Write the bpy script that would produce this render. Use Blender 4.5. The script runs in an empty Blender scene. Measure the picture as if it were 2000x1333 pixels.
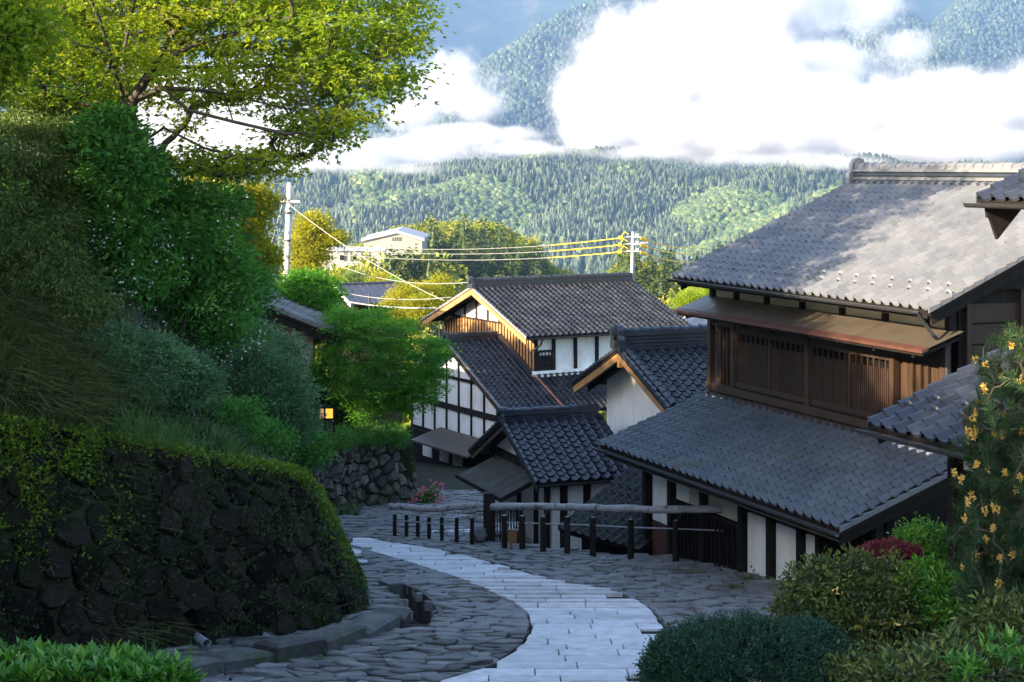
import bpy, math, random
import numpy as np
from mathutils import Matrix, Vector
R = math.radians
random.seed(7)
rng = np.random.default_rng(11)
sc = bpy.context.scene

# ---------------------------------------------------------------- camera, sky, sun, exposure
F, HY, CX = 3340.0, 325.0, 1000.0          # focal length, horizon row and centre column of the 2000 px wide photograph
cam = bpy.data.cameras.new('camera')
cam_o = bpy.data.objects.new('camera', cam)
sc.collection.objects.link(cam_o)
sc.camera = cam_o
cam_o.rotation_euler = (R(90), 0, 0)
cam.lens = 60.1
cam.sensor_width = 36
cam.shift_y = -(666.5 - HY) / 2000
cam.clip_start = 0.5
cam.clip_end = 40000

SUN = Vector((-0.76, -0.55, 0.355)).normalized()
world = bpy.data.worlds.new('World')
sc.world = world
world.use_nodes = True
wn = world.node_tree
sky = wn.nodes.new('ShaderNodeTexSky')
sky.sky_type = 'NISHITA'
sky.sun_disc = False
sky.sun_elevation = math.asin(SUN.z)
sky.sun_rotation = math.atan2(SUN.x, SUN.y)
sky.air_density = 1.0
sky.dust_density = 1.3
sky.ozone_density = 1.2
wn.links.new(sky.outputs[0], wn.nodes['Background'].inputs[0])
wn.nodes['Background'].inputs[1].default_value = 0.118
sun = bpy.data.lights.new('sun', 'SUN')
sun_o = bpy.data.objects.new('sun', sun)
sc.collection.objects.link(sun_o)
sun.energy = 3.9
sun.angle = R(0.5)
sun.color = (1.0, 0.83, 0.58)
sun_o.rotation_euler = SUN.to_track_quat('Z', 'Y').to_euler()
sc.view_settings.view_transform = 'Standard'
sc.view_settings.look = 'None'
sc.view_settings.gamma = 1
sc.view_settings.use_curve_mapping = False
sc.view_settings.exposure = 2.4
sc.render.engine = 'CYCLES'
sc.cycles.use_denoising = True
sc.cycles.volume_bounces = 9
sc.cycles.max_bounces = 10
sc.cycles.diffuse_bounces = 3
sc.cycles.glossy_bounces = 2
sc.cycles.transmission_bounces = 4
sc.cycles.transparent_max_bounces = 8
sc.cycles.sample_clamp_indirect = 6


def W(px, py, d):
    return np.array([(px - CX) / F * d, d, -(py - HY) / F * d])


# ---------------------------------------------------------------- small helpers
def tag(o, label=None, cat=None, group=None, kind=None):
    if label: o['label'] = label
    if cat: o['category'] = cat
    if group: o['group'] = group
    if kind: o['kind'] = kind
    return o


def thing(name, label, cat, loc=(0, 0, 0), group=None):
    o = bpy.data.objects.new(name, None)
    o.empty_display_size = 0.3
    sc.collection.objects.link(o)
    o.location = loc
    return tag(o, label, cat, group)


def adopt(o, parent, local=False):
    """world-space child of an unrotated empty (or of one of its parts); local=True keeps the mesh in the parent's own space"""
    o.parent = parent
    if not local and parent.type == 'EMPTY':
        o.matrix_parent_inverse = Matrix.Translation(-parent.location)
    return o


def mesh(name, verts, faces, mat=None, parent=None, smooth=False, local=False, rnd=None, mats=None, midx=None):
    """one mesh object; verts (n,3), faces an (m,k) array or a list of index lists"""
    me = bpy.data.meshes.new(name)
    verts = np.asarray(verts, dtype=np.float32).reshape(-1, 3)
    if isinstance(faces, np.ndarray):
        m, k = faces.shape
        tot = np.full(m, k, dtype=np.int32)
        flat = faces.astype(np.int32).ravel()
    else:
        tot = np.array([len(f) for f in faces], dtype=np.int32)
        flat = np.array([i for f in faces for i in f], dtype=np.int32)
        m = len(faces)
    me.vertices.add(len(verts))
    me.vertices.foreach_set('co', verts.ravel())
    me.loops.add(len(flat))
    me.loops.foreach_set('vertex_index', flat)
    me.polygons.add(m)
    start = np.zeros(m, dtype=np.int32)
    start[1:] = np.cumsum(tot)[:-1]
    me.polygons.foreach_set('loop_start', start)
    me.polygons.foreach_set('loop_total', tot)
    me.polygons.foreach_set('use_smooth', np.full(m, bool(smooth)))
    if rnd is not None:
        at = me.attributes.new('rnd', 'FLOAT', 'FACE')
        at.data.foreach_set('value', np.asarray(rnd, dtype=np.float32))
    for q in (mats or ([mat] if mat else [])):
        me.materials.append(q)
    if midx is not None:
        me.polygons.foreach_set('material_index', np.asarray(midx, dtype=np.int32))
    me.update(calc_edges=True)
    o = bpy.data.objects.new(name, me)
    sc.collection.objects.link(o)
    if parent is not None: adopt(o, parent, local)
    return o


def copy_of(o, parent, matrix=None, local=False):
    c = o.copy()
    sc.collection.objects.link(c)
    if matrix is not None: c.matrix_basis = matrix
    if parent is not None: adopt(c, parent, local)
    return c


class MB:
    """collects boxes, beams, tubes and prisms into one mesh"""
    def __init__(s): s.v = []; s.f = []

    def add(s, vs, fs):
        n = len(s.v)
        s.v += [tuple(map(float, q)) for q in vs]
        s.f += [[i + n for i in f] for f in fs]
        return s

    def beam(s, p, q, w, h, up=(0, 0, 1)):
        """box along p->q, w wide sideways, h high along up (centred)"""
        p = np.asarray(p, float); q = np.asarray(q, float)
        a = q - p; a /= np.linalg.norm(a)
        up = np.asarray(up, float)
        side = np.cross(a, up)
        if np.linalg.norm(side) < 1e-4: side = np.cross(a, (1, 0, 0.001))
        side /= np.linalg.norm(side)
        upv = np.cross(side, a)
        vs = [c + side * w / 2 * i + upv * h / 2 * j for c in (p, q) for i, j in ((-1, -1), (1, -1), (1, 1), (-1, 1))]
        return s.add(vs, [[0, 1, 2, 3], [7, 6, 5, 4], [4, 5, 1, 0], [5, 6, 2, 1], [6, 7, 3, 2], [7, 4, 0, 3]])

    def box(s, x0, x1, y0, y1, z0, z1):
        return s.beam(((x0 + x1) / 2, y0, (z0 + z1) / 2), ((x0 + x1) / 2, y1, (z0 + z1) / 2), abs(x1 - x0), abs(z1 - z0))

    def prism(s, poly, off):
        """poly: list of 3-D points in a plane, extruded by the vector off"""
        n = len(poly)
        a = [np.asarray(p, float) for p in poly]
        b = [p + np.asarray(off, float) for p in a]
        return s.add(a + b, [list(range(n))[::-1], list(range(n, 2 * n))] + [[i, (i + 1) % n, n + (i + 1) % n, n + i] for i in range(n)])

    def tube(s, pts, rad, n=8, cap=True):
        pts = [np.asarray(p, float) for p in pts]
        if np.isscalar(rad): rad = [rad] * len(pts)
        rings = []
        for i, p in enumerate(pts):
            a = pts[min(i + 1, len(pts) - 1)] - pts[max(i - 1, 0)]
            a /= np.linalg.norm(a) + 1e-9
            u = np.cross(a, (0, 0, 1)) if abs(a[2]) < 0.95 else np.cross(a, (1, 0, 0))
            u /= np.linalg.norm(u)
            w = np.cross(u, a)
            rings.append([p + rad[i] * (math.cos(t) * u + math.sin(t) * w) for t in np.linspace(0, 2 * math.pi, n, endpoint=False)])
        m = len(pts)
        fs = [[i * n + j, i * n + (j + 1) % n, (i + 1) * n + (j + 1) % n, (i + 1) * n + j] for i in range(m - 1) for j in range(n)]
        if cap: fs += [list(range(n))[::-1], list(range((m - 1) * n, m * n))]
        return s.add([q for r in rings for q in r], fs)

    def build(s, name, mat, parent=None, smooth=False, local=False):
        return mesh(name, s.v, s.f, mat, parent, smooth, local)


# ---------------------------------------------------------------- procedural noise for terrain (value noise, vectorised)
def vnoise(x, y, seed=0):
    xi = np.floor(x).astype(np.int64); yi = np.floor(y).astype(np.int64)
    xf = x - xi; yf = y - yi
    xf = xf * xf * (3 - 2 * xf); yf = yf * yf * (3 - 2 * yf)

    def h(a, b):
        n = (a * 374761393 + b * 668265263 + seed * 1442695041) & 0x7fffffff
        n = ((n ^ (n >> 13)) * 1274126177) & 0x7fffffff
        return ((n ^ (n >> 16)) & 0xffff) / 65535.0
    return (h(xi, yi) * (1 - xf) + h(xi + 1, yi) * xf) * (1 - yf) + (h(xi, yi + 1) * (1 - xf) + h(xi + 1, yi + 1) * xf) * yf


def fbm(x, y, seed=0, octv=4, gain=0.5):
    t = 0; a = 1; n = 0
    for k in range(octv):
        t = t + a * vnoise(x * 2 ** k, y * 2 ** k, seed + k); n += a; a *= gain
    return t / n


def smooth(a, b, x):
    t = np.clip((x - a) / (b - a), 0, 1)
    return t * t * (3 - 2 * t)


# ---------------------------------------------------------------- materials
def new_mat(name):
    m = bpy.data.materials.new(name)
    m.use_nodes = True
    return m, m.node_tree, m.node_tree.nodes['Principled BSDF']


def material(name, col, col2=None, scale=4.0, detail=5, rough=0.8, spec=0.4, rand=0.0, bump=0.0, bscale=30.0, stretch=None,
             col3=None, scale3=1.0, thr3=0.55, wid3=0.1, metal=0.0, rough2=None):
    """world-space noise between col and col2, optional third colour in patches (moss, wear), per-object variation, noise bump"""
    m, nt, bs = new_mat(name)
    N, L = nt.nodes.new, nt.links.new
    geo = N('ShaderNodeNewGeometry')
    vec = geo.outputs['Position']
    if stretch:
        mp = N('ShaderNodeMapping'); mp.inputs['Scale'].default_value = stretch
        L(vec, mp.inputs['Vector']); vec = mp.outputs[0]
    nz = N('ShaderNodeTexNoise'); nz.inputs['Scale'].default_value = scale; nz.inputs['Detail'].default_value = detail; nz.inputs['Roughness'].default_value = 0.62
    L(vec, nz.inputs['Vector'])
    mx = N('ShaderNodeMix'); mx.data_type = 'RGBA'
    mr = N('ShaderNodeMapRange'); mr.inputs['From Min'].default_value = 0.3; mr.inputs['From Max'].default_value = 0.7
    L(nz.outputs[0], mr.inputs['Value']); L(mr.outputs[0], mx.inputs[0])
    mx.inputs['A'].default_value = (*col, 1); mx.inputs['B'].default_value = (*(col2 or col), 1)
    out = mx.outputs['Result']
    if rand:
        oi = N('ShaderNodeObjectInfo'); at = N('ShaderNodeAttribute'); at.attribute_name = 'rnd'
        ad = N('ShaderNodeMath'); ad.operation = 'ADD'; L(oi.outputs['Random'], ad.inputs[0]); L(at.outputs['Fac'], ad.inputs[1])
        fr = N('ShaderNodeMath'); fr.operation = 'FRACT'; L(ad.outputs[0], fr.inputs[0])
        r2 = N('ShaderNodeMapRange'); r2.inputs['To Min'].default_value = 1 - rand; r2.inputs['To Max'].default_value = 1 + rand; L(fr.outputs[0], r2.inputs['Value'])
        mu = N('ShaderNodeMix'); mu.data_type = 'RGBA'; mu.blend_type = 'MULTIPLY'; mu.inputs[0].default_value = 1
        L(out, mu.inputs['A']); L(r2.outputs[0], mu.inputs['B']); out = mu.outputs['Result']
    if col3:
        n3 = N('ShaderNodeTexNoise'); n3.inputs['Scale'].default_value = scale3; n3.inputs['Detail'].default_value = 6; n3.inputs['Roughness'].default_value = 0.65
        L(geo.outputs['Position'], n3.inputs['Vector'])
        m3 = N('ShaderNodeMapRange'); m3.inputs['From Min'].default_value = thr3; m3.inputs['From Max'].default_value = thr3 + wid3; L(n3.outputs[0], m3.inputs['Value'])
        x3 = N('ShaderNodeMix'); x3.data_type = 'RGBA'; L(m3.outputs[0], x3.inputs[0]); L(out, x3.inputs['A']); x3.inputs['B'].default_value = (*col3, 1)
        out = x3.outputs['Result']
    L(out, bs.inputs['Base Color'])
    if rough2 is not None:
        rr = N('ShaderNodeMapRange'); rr.inputs['To Min'].default_value = rough; rr.inputs['To Max'].default_value = rough2; L(mr.outputs[0], rr.inputs['Value']); L(rr.outputs[0], bs.inputs['Roughness'])
    else:
        bs.inputs['Roughness'].default_value = rough
    bs.inputs['Specular IOR Level'].default_value = spec
    bs.inputs['Metallic'].default_value = metal
    if bump:
        nb = N('ShaderNodeTexNoise'); nb.inputs['Scale'].default_value = bscale; nb.inputs['Detail'].default_value = 5; nb.inputs['Roughness'].default_value = 0.6
        L(vec, nb.inputs['Vector'])
        bp = N('ShaderNodeBump'); bp.inputs['Strength'].default_value = bump; bp.inputs['Distance'].default_value = 0.05
        L(nb.outputs[0], bp.inputs['Height']); L(bp.outputs[0], bs.inputs['Normal'])
    return m


def leaf_material(name, cols, trans=0.45, tcol=None, rough=0.5, objrand=0.0):
    """leaves: colour picked per leaf (attribute rnd) and per tree, part of the light passes through"""
    m, nt, bs = new_mat(name)
    N, L = nt.nodes.new, nt.links.new
    at = N('ShaderNodeAttribute'); at.attribute_name = 'rnd'
    fac = at.outputs['Fac']
    if objrand:
        oi = N('ShaderNodeObjectInfo')
        mm = N('ShaderNodeMath'); mm.operation = 'MULTIPLY_ADD'; L(oi.outputs['Random'], mm.inputs[0]); mm.inputs[1].default_value = objrand
        L(fac, mm.inputs[2])
        m2 = N('ShaderNodeMath'); m2.operation = 'SUBTRACT'; L(mm.outputs[0], m2.inputs[0]); m2.inputs[1].default_value = objrand / 2
        fac = m2.outputs[0]
    cr = N('ShaderNodeValToRGB')
    e = cr.color_ramp.elements
    e[0].position = 0; e[0].color = (*cols[0], 1); e[1].position = 1; e[1].color = (*cols[-1], 1)
    for i, c in enumerate(cols[1:-1]):
        q = e.new((i + 1) / (len(cols) - 1)); q.color = (*c, 1)
    L(fac, cr.inputs[0])
    L(cr.outputs[0], bs.inputs['Base Color'])
    bs.inputs['Roughness'].default_value = rough
    bs.inputs['Specular IOR Level'].default_value = 0.35
    tr = N('ShaderNodeBsdfTranslucent')
    if tcol:
        mu = N('ShaderNodeMix'); mu.data_type = 'RGBA'; mu.blend_type = 'MULTIPLY'; mu.inputs[0].default_value = 1
        L(cr.outputs[0], mu.inputs['A']); mu.inputs['B'].default_value = (*tcol, 1); L(mu.outputs['Result'], tr.inputs['Color'])
    else:
        L(cr.outputs[0], tr.inputs['Color'])
    ms = N('ShaderNodeMixShader'); ms.inputs[0].default_value = trans
    L(bs.outputs[0], ms.inputs[1]); L(tr.outputs[0], ms.inputs[2])
    out = next(n for n in nt.nodes if n.type == 'OUTPUT_MATERIAL')
    L(ms.outputs[0], out.inputs['Surface'])
    return m


MT = {
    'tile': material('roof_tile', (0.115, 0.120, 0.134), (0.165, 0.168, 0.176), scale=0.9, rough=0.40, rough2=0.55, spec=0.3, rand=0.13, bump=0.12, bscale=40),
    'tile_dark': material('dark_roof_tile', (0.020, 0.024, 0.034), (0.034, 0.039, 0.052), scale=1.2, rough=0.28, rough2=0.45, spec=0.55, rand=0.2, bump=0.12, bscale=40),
    'tile_shaded_mossy': material('shaded_mossy_tile', (0.056, 0.066, 0.078), (0.088, 0.100, 0.112), scale=0.9, rough=0.34, rough2=0.5, spec=0.45, rand=0.13, bump=0.12, bscale=40,  # darker copy of the roof tile: shade put into its colour, moss in patches
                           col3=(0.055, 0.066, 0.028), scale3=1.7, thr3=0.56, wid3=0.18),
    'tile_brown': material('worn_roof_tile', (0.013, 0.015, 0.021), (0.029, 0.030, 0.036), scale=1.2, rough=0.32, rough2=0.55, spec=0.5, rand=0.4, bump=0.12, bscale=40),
    'tile_pale': material('pale_roof_tile', (0.22, 0.22, 0.23), (0.32, 0.31, 0.31), scale=2.5, rough=0.4, spec=0.5, rand=0.2),
    'wood_dark': material('dark_timber', (0.007, 0.006, 0.005), (0.016, 0.012, 0.010), scale=6, rough=0.8, spec=0.2, rand=0.2, bump=0.2, bscale=18, stretch=(1, 1, 0.15)),
    'wood': material('brown_timber', (0.022, 0.011, 0.006), (0.045, 0.023, 0.011), scale=5, rough=0.6, rand=0.22, bump=0.2, bscale=22, stretch=(1, 1, 0.12)),
    'wood_gold': material('golden_timber', (0.26, 0.13, 0.048), (0.37, 0.205, 0.08), scale=3, rough=0.6, rand=0.16, bump=0.15, bscale=16, stretch=(1, 1, 0.2),
                          col3=(0.20, 0.085, 0.03), scale3=0.9, thr3=0.58, wid3=0.16),
    'wood_grey': material('weathered_board', (0.042, 0.041, 0.034), (0.080, 0.077, 0.062), scale=3, rough=0.8, spec=0.2, rand=0.15, bump=0.15, bscale=25),
    'metal_roof': material('brown_sheet_roof', (0.056, 0.046, 0.035), (0.082, 0.067, 0.050), scale=2, rough=0.45, spec=0.5, rand=0.12),
    'rust': material('rusty_edge', (0.050, 0.022, 0.015), (0.085, 0.032, 0.020), scale=6, rough=0.55),
    'plaster': material('white_plaster', (0.64, 0.635, 0.61), (0.80, 0.80, 0.79), scale=2.6, rough=0.9, spec=0.2, stretch=(1, 1, 0.22), col3=(0.50, 0.48, 0.43), scale3=0.9, thr3=0.54, wid3=0.25),
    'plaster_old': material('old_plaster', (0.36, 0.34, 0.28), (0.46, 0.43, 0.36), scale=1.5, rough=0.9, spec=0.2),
    'paper': material('shoji_paper', (0.62, 0.60, 0.52), (0.7, 0.68, 0.6), scale=3, rough=0.9),
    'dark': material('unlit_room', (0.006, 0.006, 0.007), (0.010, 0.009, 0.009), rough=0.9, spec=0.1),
    'iron': material('gutter_metal', (0.020, 0.020, 0.022), (0.030, 0.030, 0.032), scale=8, rough=0.4, spec=0.5),
    'copper': material('copper_pipe', (0.30, 0.115, 0.075), (0.24, 0.10, 0.075), scale=6, rough=0.45, metal=0.3),
    'granite': material('granite_slab', (0.40, 0.40, 0.425), (0.58, 0.58, 0.605), scale=5, detail=8, rough=0.75, spec=0.3, rand=0.17, bump=0.35, bscale=45,
                        col3=(0.28, 0.29, 0.28), scale3=1.9, thr3=0.54, wid3=0.22),
    'cobble': material('cobble_stone', (0.040, 0.040, 0.041), (0.135, 0.134, 0.134), scale=3.0, detail=9, rough=0.5, rough2=0.8, spec=0.28, rand=0.62, bump=0.5, bscale=14,
                       col3=(0.050, 0.058, 0.024), scale3=0.7, thr3=0.56, wid3=0.14),
    'soil': material('damp_soil', (0.016, 0.016, 0.011), (0.034, 0.034, 0.020), scale=3, rough=0.95, spec=0.08, bump=0.5, bscale=8,
                     col3=(0.022, 0.036, 0.010), scale3=0.9, thr3=0.55, wid3=0.15),
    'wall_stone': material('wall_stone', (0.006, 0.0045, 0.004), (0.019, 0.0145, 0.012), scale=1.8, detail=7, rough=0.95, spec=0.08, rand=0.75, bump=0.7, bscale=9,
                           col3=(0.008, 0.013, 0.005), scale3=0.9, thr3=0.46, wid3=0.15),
    'pale_stone': material('lichened_stone', (0.035, 0.032, 0.028), (0.11, 0.10, 0.088), scale=4, detail=7, rough=0.9, spec=0.1, rand=0.6, bump=0.6, bscale=10,
                           col3=(0.028, 0.042, 0.014), scale3=1.3, thr3=0.5, wid3=0.14),
    'concrete': material('concrete', (0.34, 0.34, 0.35), (0.42, 0.42, 0.42), scale=3, rough=0.8),
    'asphalt': material('asphalt', (0.045, 0.048, 0.055), (0.06, 0.062, 0.07), scale=9, rough=0.7),
    'rail': material('grey_log_rail', (0.19, 0.185, 0.19), (0.30, 0.29, 0.30), scale=9, detail=8, rough=0.6, bump=0.3, bscale=25, stretch=(0.25, 1, 1),
                     col3=(0.07, 0.06, 0.06), scale3=7, thr3=0.55, wid3=0.08),
    'white_wall': material('white_hall_wall', (0.22, 0.215, 0.185), (0.26, 0.25, 0.215), scale=0.2, rough=0.8),
    'zinc': material('pale_sheet_roof', (0.24, 0.24, 0.28), (0.29, 0.29, 0.33), scale=0.3, rough=0.6),
    'slate': material('dark_sheet_roof', (0.035, 0.042, 0.065), (0.048, 0.055, 0.08), scale=1, rough=0.5),
    'pvc': material('grey_pipe', (0.18, 0.19, 0.215), (0.23, 0.24, 0.27), scale=5, rough=0.5),
    'yellow': material('yellow_sleeve', (0.75, 0.42, 0.02), (0.80, 0.47, 0.03), rough=0.5),
    'wire': material('pale_wire', (0.25, 0.25, 0.24), (0.30, 0.30, 0.28), rough=0.6),
    'bark': material('tree_bark', (0.035, 0.028, 0.020), (0.075, 0.062, 0.045), scale=5, rough=0.85, bump=0.6, bscale=12, stretch=(1, 1, 0.3),
                     col3=(0.060, 0.066, 0.022), scale3=1.0, thr3=0.56, wid3=0.14),
    'twig': material('dark_stem', (0.030, 0.024, 0.016), (0.055, 0.045, 0.030), scale=5, rough=0.85),
    'leaf_lime': leaf_material('lime_leaves', [(0.115, 0.20, 0.014), (0.21, 0.30, 0.018), (0.34, 0.37, 0.024)], trans=0.6, tcol=(1.35, 1.3, 0.8)),
    'leaf_gold': leaf_material('golden_leaves', [(0.13, 0.18, 0.014), (0.27, 0.29, 0.018), (0.42, 0.36, 0.026)], trans=0.5, tcol=(1.4, 1.25, 0.8)),
    'leaf_maple': leaf_material('maple_leaves', [(0.030, 0.140, 0.010), (0.070, 0.240, 0.015), (0.170, 0.360, 0.022)], trans=0.45, tcol=(1.3, 1.3, 0.8)),
    'leaf_dark': leaf_material('dark_shrub_leaves', [(0.030, 0.120, 0.020), (0.065, 0.225, 0.030), (0.160, 0.360, 0.055)], trans=0.4),
    'leaf_grey': leaf_material('grey_green_leaves', [(0.045, 0.120, 0.045), (0.090, 0.200, 0.080), (0.180, 0.320, 0.130)], trans=0.3),
    'leaf_olive': leaf_material('olive_leaves', [(0.050, 0.095, 0.022), (0.100, 0.165, 0.036), (0.17, 0.23, 0.06)], trans=0.3),
    'leaf_glossy': leaf_material('glossy_leaves', [(0.026, 0.110, 0.012), (0.060, 0.200, 0.020), (0.150, 0.310, 0.034)], trans=0.3, rough=0.35),
    'leaf_azalea': leaf_material('azalea_leaves', [(0.027, 0.054, 0.018), (0.060, 0.096, 0.024), (0.165, 0.188, 0.038)], trans=0.25, rough=0.4),
    'leaf_juniper': leaf_material('juniper_sprays', [(0.006, 0.028, 0.015), (0.013, 0.050, 0.026), (0.028, 0.078, 0.040)], trans=0.2),
    'leaf_red': leaf_material('red_maple_leaves', [(0.083, 0.012, 0.021), (0.150, 0.021, 0.033), (0.210, 0.045, 0.045)], trans=0.35),
    'needle': leaf_material('pine_needles', [(0.016, 0.042, 0.012), (0.030, 0.068, 0.020), (0.060, 0.105, 0.030)], trans=0.2),
    'cone': leaf_material('pine_flowers', [(0.50, 0.27, 0.06), (0.70, 0.45, 0.10), (0.78, 0.58, 0.18)], trans=0.2),
    'petal': leaf_material('white_petals', [(0.550, 0.580, 0.520), (0.700, 0.720, 0.660), (0.800, 0.800, 0.760)], trans=0.3),
    'pink': leaf_material('pink_petals', [(0.500, 0.050, 0.140), (0.620, 0.090, 0.200), (0.680, 0.160, 0.280)], trans=0.3),
    'moss': leaf_material('moss', [(0.060, 0.125, 0.008), (0.125, 0.210, 0.010), (0.210, 0.270, 0.014)], trans=0.25),
    'moss_dark': leaf_material('dark_moss', [(0.014, 0.030, 0.007), (0.030, 0.056, 0.009), (0.058, 0.090, 0.014)], trans=0.2),
    'grass': leaf_material('green_grass', [(0.047, 0.128, 0.027), (0.097, 0.203, 0.046), (0.176, 0.270, 0.074)], trans=0.35),
    'sedge': leaf_material('brown_sedge', [(0.075, 0.095, 0.028), (0.14, 0.165, 0.048), (0.24, 0.27, 0.085)], trans=0.3),
    'conifer': leaf_material('conifer_sprays', [(0.034, 0.062, 0.014), (0.066, 0.100, 0.020), (0.125, 0.145, 0.030)], trans=0.3, objrand=0.8),
    'broad_far': leaf_material('spring_foliage', [(0.130, 0.180, 0.016), (0.230, 0.260, 0.020), (0.330, 0.300, 0.030)], trans=0.4, objrand=0.5),
    'mtn_conifer': leaf_material('mountain_conifers', [(0.018, 0.036, 0.016), (0.034, 0.056, 0.024), (0.062, 0.086, 0.032)], trans=0.0),
    'mtn_broad': leaf_material('mountain_broadleaf', [(0.045, 0.075, 0.022), (0.080, 0.115, 0.030), (0.135, 0.155, 0.045)], trans=0.0),
}

# ---------------------------------------------------------------- ground
XB_Y = np.array([10, 20, 21, 22.6, 23.8, 25, 26.4, 27.5, 28.8, 30.5, 32.5, 36, 38, 39.5, 41, 42.3, 44, 46.2, 47, 48.5, 53, 59, 70, 200.])
XB_X = np.array([-9, -8.1, -7.73, -6.77, -5.99, -5.16, -4.5, -3.95, -3.64, -3.56, -3.62, -3.99, -5.2, -8.5, -8.5, -5.2, -4.85, -4.15, -3.4, -3.05, -3.4, -4.3, -6.5, -20])
XB_Z = np.array([-2.0, -2.9, -3.02, -3.38, -3.74, -4.15, -4.57, -4.87, -5.26, -5.84, -6.5, -7.28, -7.9, -8.3, -8.4, -7.6, -7.5, -7.5, -7.5, -7.6, -8.0, -8.8, -10.5, -30])
FA, FB = np.array([-0.6, 35.75]), np.array([4.25, 31.9])      # foot line of the long rail fence


def road_z(x, y):
    z = np.where(y < 40, -4.095 - 0.107 * y, -8.375 - 0.125 * (y - 40))
    z = np.where(y > 90, -14.625 - 0.17 * (y - 90), z)
    return z


def ground_z(x, y):
    x = np.asarray(x, float); y = np.asarray(y, float)
    z = road_z(x, y)
    # land behind the fence lies lower than the road
    t = (FB - FA) / np.linalg.norm(FB - FA)
    side = (x - FA[0]) * -t[1] + (y - FA[1]) * t[0]
    z = z - 1.0 * smooth(0.25, 0.8, side) * smooth(-0.5, 0.1, x) * (1 - smooth(50, 60, y))
    # bank to the left of the retaining walls
    xb = np.interp(y, XB_Y, XB_X); zt = np.interp(y, XB_Y, XB_Z)
    inn = xb - x
    up = zt + np.minimum(0.78 * np.maximum(inn - 0.4, 0), 6.0) + 0.35 * (fbm(x * 0.5, y * 0.5, 3) - 0.5)
    k = smooth(0.05, 0.45, inn) * (1 - smooth(75, 100, y))
    z = z * (1 - k) + np.maximum(up, z) * k
    # ground drain along the wall foot and the deep gutter beside the path
    # garden bed on the right, near the camera
    g = smooth(0.0, 2.0, (x - 1.6) - (y - 17) * 0.28) * (1 - smooth(23, 27, y))
    z = z + 0.5 * g
    # the terrace the picture was taken from
    z = z + (-1.75 - z) * (1 - smooth(3.0, 9.0, y))
    return z


GUT = [W(762, 1146, 13677 / (1146 - 682)), W(792, 1158, 13677 / (1158 - 682)), W(815, 1176, 13677 / (1176 - 682)), W(826, 1200, 13677 / (1200 - 682)), W(812, 1222, 13677 / (1222 - 682))]


def gutter_depth(x, y):
    best = np.full(np.shape(x), 9.0)
    for a, b in zip(GUT[:-1], GUT[1:]):
        d = b[:2] - a[:2]
        t = np.clip(((x - a[0]) * d[0] + (y - a[1]) * d[1]) / (d @ d), 0, 1)
        best = np.minimum(best, np.hypot(x - a[0] - t * d[0], y - a[1] - t * d[1]))
    return best


def grid(name, xs, ys, zf, mat, kind='structure', smooth_=True):
    X, Y = np.meshgrid(xs, ys)
    Z = zf(X, Y)
    nx, ny = len(xs), len(ys)
    i = np.arange(nx * ny).reshape(ny, nx)
    q = np.stack([i[:-1, :-1], i[:-1, 1:], i[1:, 1:], i[1:, :-1]], -1).reshape(-1, 4)
    o = mesh(name, np.stack([X, Y, Z], -1).reshape(-1, 3), q, mat, smooth=smooth_)
    return tag(o, kind=kind)


def near_ground(x, y):
    return ground_z(x, y) - 0.06 - 0.75 * (1 - smooth(0.30, 0.42, gutter_depth(x, y)))


grid('ground', np.arange(-26, 26.01, 0.16), np.concatenate([np.arange(-6, 50, 0.16), np.arange(50, 121, 0.8)]), near_ground, MT['soil'])


def valley_z(x, y):
    z = np.interp(y, [100, 118, 200, 330, 420, 600, 1200, 2100, 2600], [-16.5, -19.4, -34, -40, -48, -62, -100, -140, -90])
    # wooded knoll
    px = CX + F * x / np.maximum(y, 1)
    k = np.interp(px, [-200, 300, 640, 720, 800, 900, 960, 1020, 1080, 1150, 1260, 1420, 2200], [12, 16, 18, 23, 27, 28, 27, 22, 15, 8, 4, 0, 0])
    z = z + k * np.exp(-((y - 500) / 75.0) ** 2)
    z = z + 13 * np.exp(-((y - 330) / 55.0) ** 2) * smooth(1090, 1230, px) * (1 - smooth(1500, 1800, px))
    return z + 3 * (fbm(x / 40, y / 40, 5) - 0.5)


xs_far = np.concatenate([np.arange(-1500, -200, 50), np.arange(-200, 200, 6), np.arange(200, 1501, 50)])
grid('valley_ground', xs_far, np.concatenate([np.arange(100, 700, 6), np.arange(700, 2700, 40)]), valley_z,
     material('valley_floor', (0.035, 0.06, 0.015), (0.06, 0.085, 0.02), scale=0.05))


# ---------------------------------------------------------------- mountains
def crest(x, y, pts, slope, round_=40):
    """height field of a ridge: crest polyline (x, y, z), falling off to both sides"""
    best = np.full(x.shape, -9e9)
    for a, b in zip(pts[:-1], pts[1:]):
        d = b[:2] - a[:2]
        t = np.clip(((x - a[0]) * d[0] + (y - a[1]) * d[1]) / (d @ d), 0, 1)
        r = np.hypot(x - a[0] - t * d[0], y - a[1] - t * d[1])
        best = np.maximum(best, a[2] + t * (b[2] - a[2]) - slope * (np.sqrt(r * r + round_ ** 2) - round_))
    return best


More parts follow.
